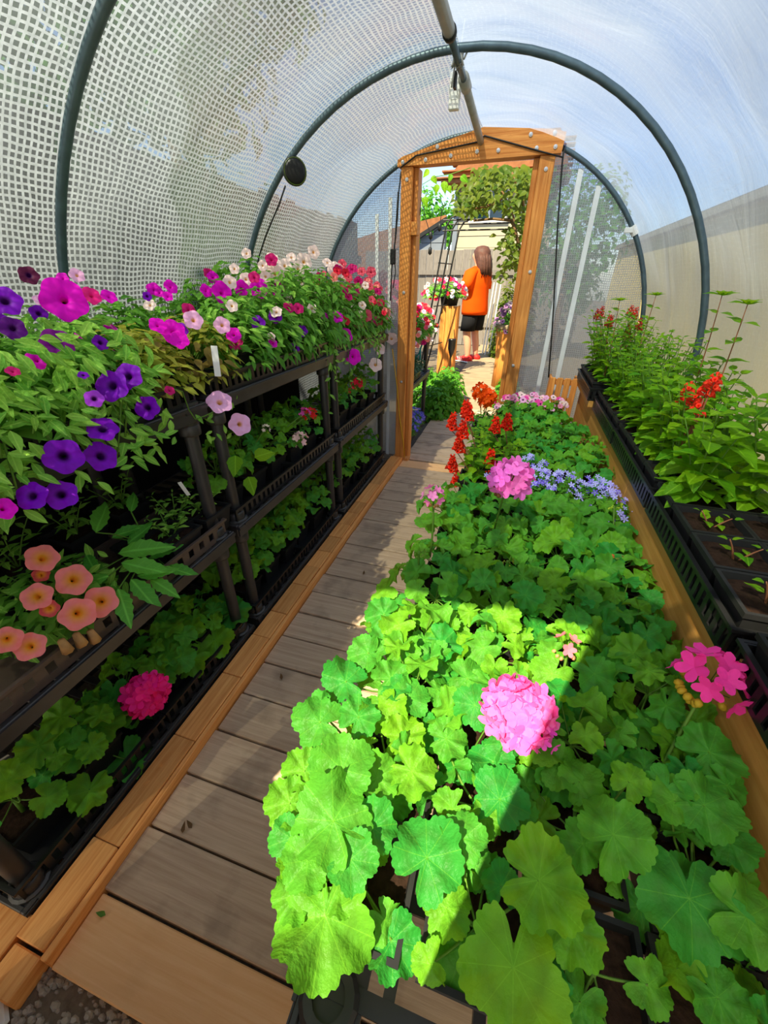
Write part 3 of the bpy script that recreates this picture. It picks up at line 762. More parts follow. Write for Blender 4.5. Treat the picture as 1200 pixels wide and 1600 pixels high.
def floret_ball(plant, origin, top, R, nf, col, rg, base=None, buds=6, fr=.54, full=1.55, mat=FLO, budcol=None, cs=.12):
    """flower stalk part with florets as its sub-parts; origin = world position of the plant root"""
    o = Vector(origin); top = Vector(top)-o; b = Vector(base)-o if base is not None else Vector((top.x*.4, top.y*.4, .08))
    st = MB(); mid = (b+top)/2+Vector((rg.uniform(-.01, .01), rg.uniform(-.01, .01), .01))
    st.tube(bezier(b, mid, top, 6), .0028, 6)
    pts = []
    for i in range(nf):
        z = 1-full*(i+.5)/nf; a = i*2.39996; q = math.sqrt(max(0, 1-z*z))
        d = Vector((q*math.cos(a), q*math.sin(a), z)); pts.append(d)
        st.tube([top-Vector((0, 0, R*.5)), top+d*R*.75], .0011, 3, False)
    s = st.build('flower_stalk', [M['stem']], plant, True)
    for d in pts:
        c = tuple(min(1, max(0, x*rg.uniform(1-cs, 1+cs))) for x in col)
        ob('floret', mat, s, frame(top+d*R*rg.uniform(.82, 1.05), d+Vector((rg.uniform(-.3, .3), rg.uniform(-.3, .3), rg.uniform(-.2, .3))), Vector((rg.uniform(-1, 1), rg.uniform(-1, 1), 0)), R*fr*rg.uniform(.85, 1.1)), color=c)
    for i in range(buds):
        a = rg.uniform(0, 6.28); d = Vector((math.cos(a), math.sin(a), rg.uniform(-1.1, -.2))).normalized()
        ob('bud', BUD, s, frame(top+d*R*.7-Vector((0, 0, R*.2)), d, (1, 0, 0), R*.34), color=budcol or srgb(190, 170, 60))
    return s
UPV = Vector((0, 0, 1))
def geranium(label, base, rg, R=.105, H=.10, n=14, ls=.047, heroes=(), group=None, pot=(POT, SOIL), potH=.076, meshes=GL, bias=(0, -.22, 0), shift=(0, 0), name='geranium', lim=None):
    base = Vector(base); root = thing(name, label, 'plant', base, group, 0)
    ob('pot', pot[0], root); ob('soil', pot[1], root)
    st = MB(); crown = Vector((0, 0, potH))
    core = crown+Vector((shift[0]*.3, shift[1]*.3, H*.45))
    st.tube([crown-Vector((0, 0, .01)), core], [.006, .004], 6)
    a0 = rg.uniform(0, 6.28)
    for i in range(n):
        f = math.sqrt((i+.6)/n); a = a0+i*2.39996+rg.uniform(-.25, .25)
        d = Vector((math.cos(a), math.sin(a), 0))
        p = crown+d*(R*f)+Vector((shift[0]*f, shift[1]*f, H*(1.05-.62*f*f)+rg.uniform(-.032, .022)))
        nrm = UPV+d*(.1+.62*f)+Vector(bias)+Vector((rg.uniform(-.42, .42), rg.uniform(-.42, .42), 0))
        s = ls*rg.uniform(.7, 1.18)*(1-.15*(1-f))
        if lim is not None:
            wx = base.x+p.x
            if wx-s < lim[0] or wx+s > lim[1]: p.x += (lim[0]-(wx-s)) if wx-s < lim[0] else (lim[1]-(wx+s))
        st.tube(bezier(core, (core+p)/2+Vector((0, 0, -.012)), p, 4), .0016, 4, False)
        ob('leaf', rg.choice(meshes), root, frame(p, nrm, d+Vector((0, 0, -.3)), s))
    for (p, nrm, tip, s) in heroes:
        p = p-base
        st.tube(bezier(core, Vector((p.x*.75, p.y*.75, min(p.z, core.z)-.01)), p, 5), .0019, 5, False)
        ob('leaf', rg.choice(GL), root, frame(p, nrm, tip, s))
    st.build('stem', M['stem'], root, True)
    return root
def hero(px, py, r, ang, z, up=.8, tc=.5, X=None):
    p = at_z(px, py, z) if X is None else at_x(px, py, X); a = math.radians(ang)
    tcv = (CAM-p).normalized()
    tip = RT*math.cos(a)-UP*math.sin(a)
    return (p, UPV*up+tcv*tc+Vector((0, -.1, 0)), tip, r*depth(p)/FPX)
def assign(items, bases):
    out = [[] for _ in bases]
    for it in items:
        k = min(range(len(bases)), key=lambda j: (Vector(bases[j]).xy-it[0].xy).length); out[k].append(it)
    return out

# ---------------------------------------------------------------- centre bed: geraniums
rg = random.Random(11)
PZ = BZ+.045
rowY = [.205+.140*i for i in range(9)]; colX = [-.085, .060, .205, .350]
bases = [(x+rg.uniform(-.008, .008), y+rg.uniform(-.008, .008), PZ) for y in rowY for x in colX]
HZ = .60
heroes = [hero(*h) for h in (
    (508, 1431, 84, 95, .585), (535, 1202, 56, -100, .63), (521, 1283, 70, -125, .62), (667, 1340, 62, -60, .62), (481, 1343, 45, 120, .60), (548, 1343, 45, 10, .61),
    (582, 1293, 42, -60, .60), (629, 1151, 38, -20, .60), (643, 1205, 42, 45, .61), (697, 1154, 36, 0, .60), (724, 1310, 40, -80, .62), (781, 1249, 48, -70, .60),
    (531, 1390, 36, 30, .59), (612, 1470, 48, 60, .54), (697, 1418, 42, 60, .57), (724, 1480, 58, 110, .55), (802, 1512, 88, 95, .62), (842, 1375, 70, 20, .63),
    (958, 1304, 60, -40, .62), (892, 1450, 50, 70, .61), (1077, 1404, 78, 95, .60), (1167, 1433, 60, 30, .62), (1121, 1558, 48, 60, .57), (1054, 1250, 40, -150, .62),
    (1100, 1258, 52, 30, .63), (1108, 1175, 48, -10, .63), (983, 1221, 32, -60, .62), (872, 1195, 40, 60, .60), (783, 1383, 32, -90, .58), (1000, 1417, 42, 90, .53),
    (1171, 1204, 38, 0, .60), (500, 1128, 44, -170, .60), (452, 1255, 40, 170, .59), (475, 1205, 36, 180, .60), (540, 1065, 40, -160, .60), (575, 1020, 34, 170, .60), (455, 1310, 38, 160, .59), (462, 1400, 38, 170, .58), (600, 960, 30, 170, .60), (560, 1120, 36, -60, .61), (590, 1215, 38, 0, .60), (610, 1060, 34, -30, .61), (1141, 1317, 38, 10, .60), (500, 1105, 26, -160, .60), (689, 974, 34, -120, .60), (590, 1110, 30, 150, .60), (640, 1090, 34, -20, .61),
    (730, 1060, 36, 20, .60), (660, 1030, 34, -90, .61), (770, 1190, 40, 120, .60), (600, 1000, 26, 180, .59), (1165, 1560, 40, 20, .55), (905, 1220, 36, -30, .60), (935, 1120, 34, 20, .60))]
hs = assign(heroes, bases)
cap = {0: 'big lime leaf hanging over the path corner', }
bed = []
for j, b in enumerate(bases):
    r_, c_ = divmod(j, 4)
    lb = f'zonal geranium in the centre bed, {ordn[r_]} row from camera, {ordn[c_]} from the path'
    front = r_ < 2
    g = geranium(lb, b, rg, R=.110 if not front else .09, H=.105 if not front else .055, n=(4 if r_ == 0 else 8 if front else 13), ls=.043 if not front else .036,
                 heroes=hs[j], group='zonal geraniums in the centre bed', shift=((-.035, 0) if c_ == 0 else (0, 0)))
    bed.append((g, Vector(b)))
def near_bed(p): return min(bed, key=lambda q: (q[1].xy-Vector(p).xy).length)
def head(px, py, z, rpx, nf, col, **kw):
    p = at_z(px, py, z); g, b = near_bed(p); R = rpx*depth(p)/FPX
    bp = kw.pop('bp', None)
    floret_ball(g, b, p, R, nf, col, rg, base=(at_z(*bp) if bp else None), **kw); return g
head(808, 1112, .655, 46, 46, srgb(250, 110, 190), buds=7, budcol=srgb(230, 140, 40))
head(845, 1150, .640, 22, 8, srgb(252, 90, 200), buds=0)
head(1110, 1062, .700, 44, 11, srgb(248, 60, 160), buds=12, bp=(1025, 1215, .55), full=1.0, budcol=srgb(200, 170, 50))
head(884, 1010, .665, 20, 3, srgb(248, 120, 130), buds=9, budcol=srgb(236, 150, 110), full=.6, bp=(872, 1065, .58))
head(797, 750, .80, 29, 22, srgb(250, 120, 216), buds=6, bp=(772, 830, .60), budcol=srgb(130, 90, 50))
head(677, 776, .78, 16, 8, srgb(250, 140, 206), buds=10, bp=(672, 870, .60), budcol=srgb(150, 110, 60))
head(655, 862, .67, 9, 1, srgb(120, 150, 50), buds=8, bp=(655, 900, .58), budcol=srgb(130, 160, 60))
head(793, 876, .64, 9, 1, srgb(150, 160, 50), buds=8, bp=(790, 900, .57), budcol=srgb(150, 165, 50))
head(960, 790, .68, 10, 1, srgb(190, 210, 60), buds=9, bp=(960, 850, .58), budcol=srgb(180, 210, 60))
head(965, 872, .63, 7, 2, srgb(240, 100, 60), buds=2, bp=(965, 890, .57))

# ---------------------------------------------------------------- centre bed: lobelia, salvia, far plants
def cloud_foliage(name, seed, R, H, n, geo, ls, mat, up=.4, flat=1.0, stems=True):
    r = random.Random(seed); Ms = []; st = MB()
    for i in range(n):
        u = r.random(); a = r.uniform(0, 6.28); el = math.asin(r.uniform(-.05, 1))
        q = r.uniform(.55, 1.0)**.6
        d = Vector((math.cos(a)*math.cos(el), math.sin(a)*math.cos(el), math.sin(el)*flat))
        p = Vector((d.x*R*q, d.y*R*q, max(.005, d.z*H*q)))
        nrm = d*.6+Vector((r.uniform(-.5, .5), r.uniform(-.5, .5), up+r.uniform(0, .6)))
        tip = d+Vector((r.uniform(-.7, .7), r.uniform(-.7, .7), r.uniform(-.3, .8)))
        Ms.append(frame(p, nrm, tip, ls*r.uniform(.6, 1.25)))
        if stems and i % 6 == 0: st.tube(bezier((0, 0, 0), (d.x*R*.3, d.y*R*.3, d.z*H*.6), p, 4), .0016, 3, False)
    return joined(name, geo, Ms, mat, st)
def stuff(o): o['kind'] = 'stuff'; return o
lob_f = [cloud_foliage('foliage', 100+i, .085, .11, 260, pl_geo, .022, M['folL'], .7) for i in range(2)]
lobs = [(.045, 1.475), (.150, 1.50), (.255, 1.475), (.355, 1.455), (.13, 1.60), (.40, 1.36)]
for i, (x, y) in enumerate(lobs):
    root = thing('lobelia', f'pale blue lobelia in flower in the centre bed, {ordn[i]} from the path', 'plant', (x, y, PZ+.02), 'lobelia in the centre bed')
    ob('pot', POTS, root); ob('soil', SOILS, root)
    stuff(ob('foliage', lob_f[i % 2], root, loc=(0, 0, .065)))
    for k in range(46):
        a = rg.uniform(0, 6.28); q = .09*math.sqrt(rg.random()); d = Vector((math.cos(a)*q, math.sin(a)*q, 0))
        p = d+Vector((0, 0, .065+.125*(1-.5*(q/.09)**2)+rg.uniform(-.015, .012)))
        c = LAV if rg.random() < .8 else srgb(120, 96, 220)
        ob('flower', LOB, root, frame(p, Vector((d.x*4, d.y*4-.5, .8))+Vector((rg.uniform(-.4, .4),)*3), (rg.uniform(-1, 1), rg.uniform(-1, 1), 0), rg.uniform(.0085, .0125)), color=c)

def upright(label, base, rg, h=.16, nst=3, node=.035, ls=.05, meshes=SL, spread=.05, group=None, name='salvia', pot=None, lean=(0, 0), top=True, stemmat='stem', extra=()):
    base = Vector(base); root = thing(name, label, 'plant', base, group)
    if pot: ob('pot', pot[0], root); ob('soil', pot[1], root)
    z0 = .06 if pot else 0
    st = MB(); tips = []
    for s in range(nst):
        a = 6.28*s/max(1, nst)+rg.uniform(-.5, .5); hh = h*rg.uniform(.75, 1.1)
        e = Vector((math.cos(a)*spread+lean[0], math.sin(a)*spread+lean[1], z0+hh))
        if base.x > .3: e.x = min(e.x, .645-base.x)
        c = bezier((0, 0, z0), (e.x*.4, e.y*.4, z0+hh*.6), e, 9); st.tube(c, [.0028-.0016*i/8 for i in range(9)], 5)
        tips.append(e); nn = max(2, int(hh/node))
        for k in range(1, nn+1):
            t = k/nn; i = min(7, int(t*8)); p = c[i]+(c[i+1]-c[i])*(t*8-i) if i < 8 else c[8]
            b = a+k*1.57+rg.uniform(-.3, .3); sz = ls*(1.05-.55*t*t)*rg.uniform(.8, 1.15)
            for q in (0, math.pi):
                d = Vector((math.cos(b+q), math.sin(b+q), .15+.5*t))
                if base.x > .3 and base.x+p.x+d.x*sz > .675: d.x = -.35*abs(d.x)
                ob('leaf', rg.choice(meshes), root, frame(p+Vector((d.x, d.y, 0))*.004, UPV*(1-.3*t)-Vector((d.x, d.y, 0))*.35*t+Vector((rg.uniform(-.3, .3), rg.uniform(-.4, .1), .2)), d, sz))
    for (p, nrm, tip, s) in extra:
        p = p-base; st.tube(bezier((0, 0, z0), (p.x*.5, p.y*.5, p.z*.7), p, 4), .0016, 4, False)
        ob('leaf', rg.choice(meshes), root, frame(p, nrm, tip, s))
    st.build('stem', M[stemmat], root, True)
    return root, tips
def spike(root, p, L, col, rg, n=22, r=.011, lean=(0, 0)):
    st = MB(); p = Vector(p); e = p+Vector((lean[0], lean[1], L)); st.tube([p, (p+e)/2, e], [.0022, .002, .001], 5); st.tube(bezier((0, 0, .06), (p.x*.3, p.y*.3, p.z*.6), p, 5), .0022, 5)
    s = st.build('flower_spike', M['stemred'], root, True)
    for i in range(n):
        t = (i+.5)/n; a = i*2.4; d = Vector((math.cos(a), math.sin(a), .35+.5*t)); sz = r*(1.5-.8*t)
        c = tuple(min(1, q*rg.uniform(.8, 1.15)) for q in col)
        ob('floret', SALF, s, frame(p.lerp(e, t), d, (0, 0, 1), sz*rg.uniform(.9, 1.3)) , color=c)
def nearest(px, py, z): return at_z(px, py, z)
salv = [(-.085, 1.62, [(715, 690), (705, 720), (722, 668)]), (-.075, 1.76, [(730, 640), (706, 655), (712, 742)]), (.035, 1.66, [(765, 712), (778, 750), (758, 745)]), (-.08, 1.92, [(726, 634)]), (.05, 1.85, [(790, 655), (772, 660)])]
for i, (x, y, sp) in enumerate(salv):
    root, tips = upright(f'scarlet salvia beside the plank path in the centre bed, {ordn[i]} of five from the camera', (x, y, PZ), rg, .15, 4, .032, .062, SL, .06, 'scarlet salvia in the centre bed', 'salvia', (POT, SOIL))
    for px, py in sp:
        p = at_y(px, py+18, y-.02)-Vector((x, y, PZ)); spike(root, p, .075, SCR, rg, 26, .017)
k = 0
fars = [(.16, 1.72), (.27, 1.70), (.37, 1.66), (.15, 1.86), (.27, 1.84), (.38, 1.80), (.02, 2.0), (.14, 2.02), (.26, 2.0), (.37, 1.97), (-.06, 2.12), (.06, 2.16), (.19, 2.16), (.32, 2.14), (.03, 2.32), (.16, 2.32), (.29, 2.30), (.10, 2.46), (.23, 2.45)]
for i, (x, y) in enumerate(fars):
    row = sum(1 for q in fars if q[1] < y-.08)
    geranium(f'dark ivy geranium in the far centre bed, {ordn[i] if i < 12 else ["seventh", "sixth", "fifth", "fourth", "third", "second", "first"][i-12]} from {"the camera" if i < 12 else "the door"}', (x, y, PZ), rg, R=.10, H=.12, n=15, ls=.036, group='ivy geraniums in the centre bed', meshes=GLF)
fp = [(.0, 2.60), (.10, 2.64), (.20, 2.62), (.05, 2.74), (.16, 2.74), (.27, 2.70)]
pf = [cloud_foliage('foliage', 140, .08, .10, 200, pl_geo, .03, M['folG'], .6)]
for i, (x, y) in enumerate(fp):
    root = thing('pink_petunia', f'small pink petunia at the far end of the centre bed, {ordn[i]} of six', 'plant', (x, y, PZ+.02), 'pink petunias at the far end of the bed')
    ob('pot', POTS, root); ob('soil', SOILS, root); stuff(ob('foliage', pf[0], root, loc=(0, 0, .065)))
    for q in range(13):
        a = rg.uniform(0, 6.28); f = math.sqrt(rg.random()); d = Vector((math.cos(a)*f*.09, math.sin(a)*f*.09, .065+.115*(1-.4*f*f)))
        ob('flower', PET['D' if q % 3 == 0 else 'Y'], root, frame(d, Vector((d.x*3, -1.0, .9)), (1, 0, 0), rg.uniform(.014, .02)), color=rg.choice([LPK, PK, srgb(244, 150, 190), WHT]))
mp = at_y(757, 626, 2.42)
mg = thing('marigold', 'orange marigold bloom beside the path at the far end of the bed', 'plant', (mp.x, mp.y, PZ))
ob('pot', POTS, mg); ob('soil', SOILS, mg); stuff(ob('foliage', pf[0], mg, loc=(0, 0, .06)))
for q, (px, py, r) in enumerate(((752, 614, 13), (764, 622, 12), (758, 626, 10))):
    c = at_y(px, py, 2.40); floret_ball(mg, (mp.x, mp.y, PZ), c, r*depth(c)/FPX, 26, ORG, rg, buds=0, fr=.5, full=1.7, base=(mp.x, mp.y, PZ+.08))
# ---------------------------------------------------------------- left shelves: bottom and middle tiers
rg = random.Random(23)
Z1 = TIERS[0]+.047; Z2 = TIERS[1]+.047; Z3 = TIERS[2]+.047
LIM = (-1.40, -.78)
hb = [hero(px, py, r, a, 0, .7, .6, X) for px, py, r, a, X in (
    (118, 1172, 38, 160, -.93), (160, 1135, 34, -60, -.95), (198, 1185, 36, 60, -.90), (140, 1235, 34, 90, -.88), (95, 1120, 30, 170, -.98), (335, 1000, 32, 60, -.90),
    (360, 958, 32, -30, -.92), (300, 1030, 30, 120, -.91), (265, 1010, 30, -140, -.95), (330, 955, 24, -90, -.96), (215, 1110, 30, -120, -.95), (250, 1055, 28, 30, -.93), (10, 1220, 34, 180, -.92), (60, 1165, 30, 120, -.95))]
row0 = [(-.99, .20), (-.98, .36), (-.99, .52), (-.98, .68), (-.99, .84), (-.985, .98)]
bb = [(x, y, Z1) for x, y in row0 if y < .95]
ha = assign(hb, bb)
for i, b in enumerate(bb):
    r = geranium(f'geranium on the bottom shelf of the nearest left unit, {ordn[i]} from the camera', b, rg, R=.10, H=.12, n=(6 if i == 0 else 15), ls=.042, heroes=ha[i], group='geraniums on the bottom left shelf', lim=LIM)
    if i == 2:
        p = at_x(228, 1085, -.89); floret_ball(r, b, p, 28*depth(p)/FPX, 40, HOT, rg, buds=0, base=(b[0], b[1], Z1+.09))
for u, nm in ((1, 'middle'), (2, 'farthest')):
    for i in range(5):
        b = (-.98+rg.uniform(-.01, .01), UNITS[u]+.10+.16*i, Z1)
        geranium(f'geranium on the bottom shelf of the {nm} left unit, {ordn[i]} from the camera', b, rg, R=.115, H=.19, n=18, ls=.044 if u == 1 else .036, group='geraniums on the bottom left shelf', lim=LIM, meshes=GL if u == 1 else GLF)
    for i in range(5):
        b = (-.98+rg.uniform(-.01, .01), UNITS[u]+.10+.16*i, Z2)
        r = geranium(f'geranium on the middle shelf of the {nm} left unit, {ordn[i]} from the camera', b, rg, R=.12, H=.17, n=19, ls=.036 if u == 1 else .034, group='geraniums on the middle left shelf', lim=LIM, meshes=GLF if u == 2 else GL)
        if u == 1 and i == 0:
            for px, py, rr, a in ((368, 712, 22, 90), (398, 715, 22, -30), (388, 745, 20, 70)):
                p, n_, t_, s_ = hero(px, py, rr, a, 0, .5, .7, -.83); ob('leaf', SL[0], r, frame(p-Vector(b), n_, t_, s_*1.5))
        hd = {(1, 1): [(468, 687, 12, 8, srgb(250, 200, 200)), (415, 670, 7, 4, srgb(250, 225, 220))], (1, 2): [(484, 647, 10, 9, srgb(228, 40, 40)), (476, 645, 8, 5, srgb(236, 90, 190))],
              (2, 0): [(558, 600, 9, 8, RED)], (2, 1): [(548, 610, 5, 3, RED)]}.get((u, i), [])
        for px, py, rr, nf, col in hd:
            p = at_x(px, py, -.86); floret_ball(r, b, p, rr*depth(p)/FPX, nf, col, rg, buds=2, base=(b[0], b[1], Z2+.12))

# ---------------------------------------------------------------- petunias
FPOS = []
def clear(p, m=.012): return all((p-q).length > r*1.05+m for q, r in FPOS)
def petunia_flower(root, origin, p, r, col, kind, rg, face=None):
    p = Vector(p); tc = (CAM-p).normalized()
    n = face if face is not None else tc*.8+Vector((.25, -.1, .45))+Vector((rg.uniform(-.45, .45), rg.uniform(-.45, .45), rg.uniform(-.3, .3)))
    FPOS.append((p, r)); return ob('flower', PET[kind], root, frame(p-Vector(origin), n, (rg.uniform(-1, 1), rg.uniform(-1, 1), .2), r), color=col)
PFOL = [cloud_foliage('foliage', 200+i, .155, .205, 420, pl_geo, .052, M['folP'], .5) for i in range(4)]
PFV = cloud_foliage('foliage', 210, .15, .17, 420, [oleaf(s+80, .27, 5, 3, .3, .3, 0, .8) for s in range(3)], .042, M['folV'], .5)
# middle shelf of the nearest unit: coral petunia, toothed leaves, seedlings
cb_ = (-.99, at_x(110, 930, -.9).y, Z2)
cor = thing('coral_petunia', 'coral petunia with orange throats on the nearest middle left shelf', 'plant', cb_)
ob('pot', POT, cor); ob('soil', SOIL, cor)
stuff(ob('foliage', PFOL[0], cor, Matrix.Translation((0, 0, .06)) @ Matrix.Diagonal((.8, .9, .55, 1))))
for px, py, r, X in ((66, 872, 23, -.90), (64, 898, 12, -.92), (115, 906, 25, -.87), (58, 932, 22, -.88), (122, 959, 26, -.83), (157, 940, 25, -.84), (11, 1000, 21, -.85), (47, 1010, 22, -.84), (77, 951, 14, -.86)):
    p = at_x(px, py, X); petunia_flower(cor, cb_, p, r*depth(p)/FPX, CRL if r > 15 else srgb(214, 80, 78), 'O', rg, (CAM-p).normalized()+Vector((rg.uniform(-.3, .3), rg.uniform(-.3, .3), rg.uniform(-.1, .3))))
for q in range(90):
    p = Vector((-.92+rg.uniform(-.10, .06), cb_[1]+rg.uniform(-.20, .14), Z2+rg.uniform(.05, .15)))-Vector(cb_)
    if not clear(p+Vector(cb_), .02): continue
    ob('leaf', rg.choice(PL), cor, frame(p, Vector((.5, -.4, .8))+Vector((rg.uniform(-.5, .5), rg.uniform(-.5, .5), 0)), (rg.uniform(-1, 1), rg.uniform(-1, 1), rg.uniform(-.2, .6)), rg.uniform(.03, .05)))
st = MB()
for px, py in ((95, 1000), (118, 990), (140, 985)):
    p = at_x(px, py, -.845)-Vector(cb_); st.tube([p, p+Vector((.004, 0, -.035))], [.007, .012], 6)
st.build('withered_flower', M['dry'], cor, True)
tb = (-.97, at_x(255, 880, -.93).y, Z2)
tp = thing('toothed_plant', 'plant with long toothed leaves on the nearest middle left shelf', 'plant', tb)
ob('pot', POT, tp); ob('soil', SOIL, tp); st = MB()
for px, py, r, ang, X in ((150, 832, 62, -85, -.98), (185, 865, 75, -25, -.93), (190, 880, 66, 5, -.90), (215, 900, 55, -20, -.87), (205, 905, 60, 50, -.86), (185, 920, 62, 70, -.84), (250, 860, 50, -60, -.95),
                          (260, 885, 45, 15, -.87), (200, 850, 50, -60, -.97), (225, 870, 55, -30, -.92), (170, 900, 50, 150, -.88), (235, 905, 50, 30, -.85), (150, 895, 45, -120, -.92), (205, 800, 40, -90, -.99), (175, 840, 45, -40, -1.0)):
    p, n_, t_, s_ = hero(px, py, r, ang, 0, .7, .6, X); p = p-Vector(tb)
    st.tube(bezier((0, 0, .07), (p.x*.5, p.y*.5, p.z*.8), p, 4), .002, 5, False); ob('leaf', rg.choice(LL), tp, frame(p, n_, t_, s_*1.05))
st.build('stem', M['stem'], tp, True)
for i in range(3):
    y = at_x(318, 800, -.93).y+.0-.075*i
    upright(f'pale seedlings at the end of the nearest middle shelf, {ordn[i]} from the shelf post', (-.93-.05*(i % 2), y, Z2+.0), rg, .10, 5, .02, .034, PL, .06, 'seedlings on the middle shelf', 'seedling', (POT, SOIL))
for i in range(5):
    upright(f'dark leafy plant at the back of the nearest middle shelf, {ordn[i]} from the camera', (-1.22, .2+.17*i, Z2), rg, .14, 4, .03, .05, PL, .07, 'plants at the back of the middle shelf', 'leafy_plant', (POT, SOIL))
tag(MB().box(0, .012, 0, .0015, 0, .06, .0005).build('plant_label', M['white'], None, False, Matrix.Translation(at_x(292, 775, -.93)) @ Euler((.3, -.2, .5)).to_matrix().to_4x4()), 'small white plastic plant tag among the pale seedlings', 'plant tag')

# top shelf petunias
pets = []; i = 0
ys = [.12, .30, .50, .70, .90, 1.10, 1.30, 1.50, 1.70, 1.90, 2.10, 2.30, 2.50, 2.70, 2.82]
kinds = {2: 'V', 3: 'V', 4: 'V'}
hsc = [1.05, 1.08, 1.05, .98, 1.0, 1.06, 1.1, 1.32, 1.6, 1.72, 1.66, 1.5, 1.35, 1.28, 1.2]
for row, x in (('front', -.985), ('back', -1.215)):
    for i, y in enumerate(ys):
        var = row == 'front' and i in (4, 5)
        lb = f'{"yellow-green variegated" if var else "bushy green"} petunia on the top left shelf, {row} row, ' + (f'{ordn[i]} from the camera' if i < 12 else f'{["third", "second", "nearest"][i-12]} from the door')
        b = (x, y, Z3)
        root = thing('petunia', lb, 'plant', b, 'petunias along the top left shelf')
        ob('pot', POT, root); ob('soil', SOIL, root)
        fo = ob('foliage', PFV if var else PFOL[(i+(row == 'back')) % 4], root, Matrix.Translation((.0, 0, .05)) @ Matrix.Rotation(rg.uniform(0, 6.28), 4, 'Z') @ Matrix.Diagonal((.95, .95, hsc[i]*(.92 if row == 'front' else 1.0), 1)))
        stuff(fo); pets.append((root, Vector(b), i, row))
def near_pet(p): return min(pets, key=lambda q: (q[1]-Vector(p)).length)
FL = [(100, 468, 34, MAG, 'M'), (7, 470, 24, PUR, 'D'), (97, 435, 10, MAG, 'M'), (120, 430, 11, LPK, 'Y'), (143, 462, 14, HOT, 'M'), (170, 463, 12, MAG, 'M'), (267, 448, 11, MAG, 'M'), (262, 463, 8, MAG, 'M'), (230, 463, 7, PUR, 'D'),
      (88, 538, 24, srgb(120, 10, 130), 'D'), (20, 513, 18, srgb(80, 0, 110), 'D'), (175, 603, 25, PUR, 'D'), (200, 588, 22, PUR, 'D'), (230, 637, 19, PUR, 'D'), (147, 623, 14, srgb(170, 60, 210), 'D'), (160, 670, 23, PUR, 'D'),
      (158, 713, 24, PUR, 'D'), (99, 713, 28, PUR, 'D'), (50, 775, 23, PUR, 'D'), (95, 773, 24, PUR, 'D'), (5, 795, 18, MAG, 'M'), (265, 610, 8, DPK, 'M'), (270, 518, 19, MAG, 'M'), (302, 500, 15, LPK, 'Y'), (347, 508, 13, LPK, 'Y'),
      (343, 628, 20, LPK, 'Y'), (375, 663, 18, LPK, 'Y'), (347, 457, 17, MAG, 'M'), (322, 454, 10, MAG, 'M'), (20, 580, 10, DPK, 'M'), (130, 586, 8, PUR, 'D'), (45, 430, 14, srgb(90, 20, 60), 'D'),
      (366, 420, 8, WHT, 'Y'), (359, 441, 11, WHT, 'Y'), (384, 436, 10, WHT, 'Y'), (430, 427, 15, WHT, 'Y'), (445, 415, 11, WHT, 'Y'), (466, 420, 11, WHT, 'Y'), (475, 409, 13, WHT, 'Y'), (490, 394, 10, WHT, 'Y'), (426, 404, 11, WHT, 'Y'), (385, 396, 8, WHT, 'Y'),
      (503, 459, 13, WHT, 'Y'), (524, 422, 14, WHT, 'Y'), (534, 485, 8, WHT, 'Y'), (563, 491, 6, WHT, 'Y'), (404, 450, 16, MAG, 'M'), (377, 450, 12, MAG, 'M'), (434, 452, 11, MAG, 'M'), (445, 477, 16, MAG, 'M'), (430, 494, 11, PUR, 'D'), (403, 505, 12, PUR, 'D'),
      (471, 517, 10, PUR, 'D'), (461, 543, 8, PUR, 'D'), (512, 478, 13, MAG, 'M'), (527, 495, 10, MAG, 'M'), (538, 525, 15, MAG, 'M'), (552, 557, 14, MAG, 'M'), (601, 487, 11, CRL, 'M'), (593, 545, 10, WHT, 'Y'), (612, 529, 10, WHT, 'Y'), (587, 570, 12, WHT, 'Y'),
      (415, 432, 9, WHT, 'Y'), (455, 402, 8, WHT, 'Y'), (410, 415, 8, WHT, 'Y'), (500, 432, 7, DPK, 'M'), (486, 470, 7, DPK, 'M'), (515, 445, 6, RED, 'M')]
REDS = [(544, 435), (565, 424), (535, 412), (552, 452), (587, 472), (595, 442), (610, 454), (629, 454), (619, 461), (599, 431), (625, 497), (591, 502), (572, 493), (582, 497), (535, 456), (565, 467), (559, 506), (575, 440), (560, 440), (588, 458), (605, 470), (615, 480), (580, 425), (550, 420), (570, 455), (548, 470), (598, 495), (608, 440), (618, 445), (625, 475), (540, 500)]
for q, (px, py) in enumerate(REDS): FL.append((px, py, rg.uniform(7, 10.5), [RED, ROS, ROS, DPK, CRL][q % 5], 'M'))
for px, py, r, col, kd in FL:
    if py > 555: X = -.79 if px < 300 else -.83
    elif py > 485: X = -.87
    elif py > 455: X = -.95
    else: X = -1.04
    if px > 340 and py < 480: X = -1.0
    p = at_x(px, py, X); root, b, i, row = near_pet(p)
    R = min(r*depth(p)/FPX, .045)
    petunia_flower(root, b, p, R, col, kd, rg)
# more blooms scattered over the plants
for root, b, i, row in pets:
    for q in range(3 if i < 11 else 9):
        a = rg.uniform(-2.4, 1.0); el = rg.uniform(.2, 1.4)
        p = b+Vector((.16*math.cos(a)*math.cos(el), .16*math.sin(a)*math.cos(el), .06+.205*hsc[i]*math.sin(el)))
        col, kd = rg.choice([(MAG, 'M'), (LPK, 'Y'), (PUR, 'D')] if i < 5 else [(WHT, 'Y'), (MAG, 'M'), (DPK, 'M')] if i < 11 else [(RED, 'M'), (ROS, 'M'), (DPK, 'M'), (CRL, 'M'), (WHT, 'Y')])
        petunia_flower(root, b, p, rg.uniform(.016, .026), col, kd, rg)
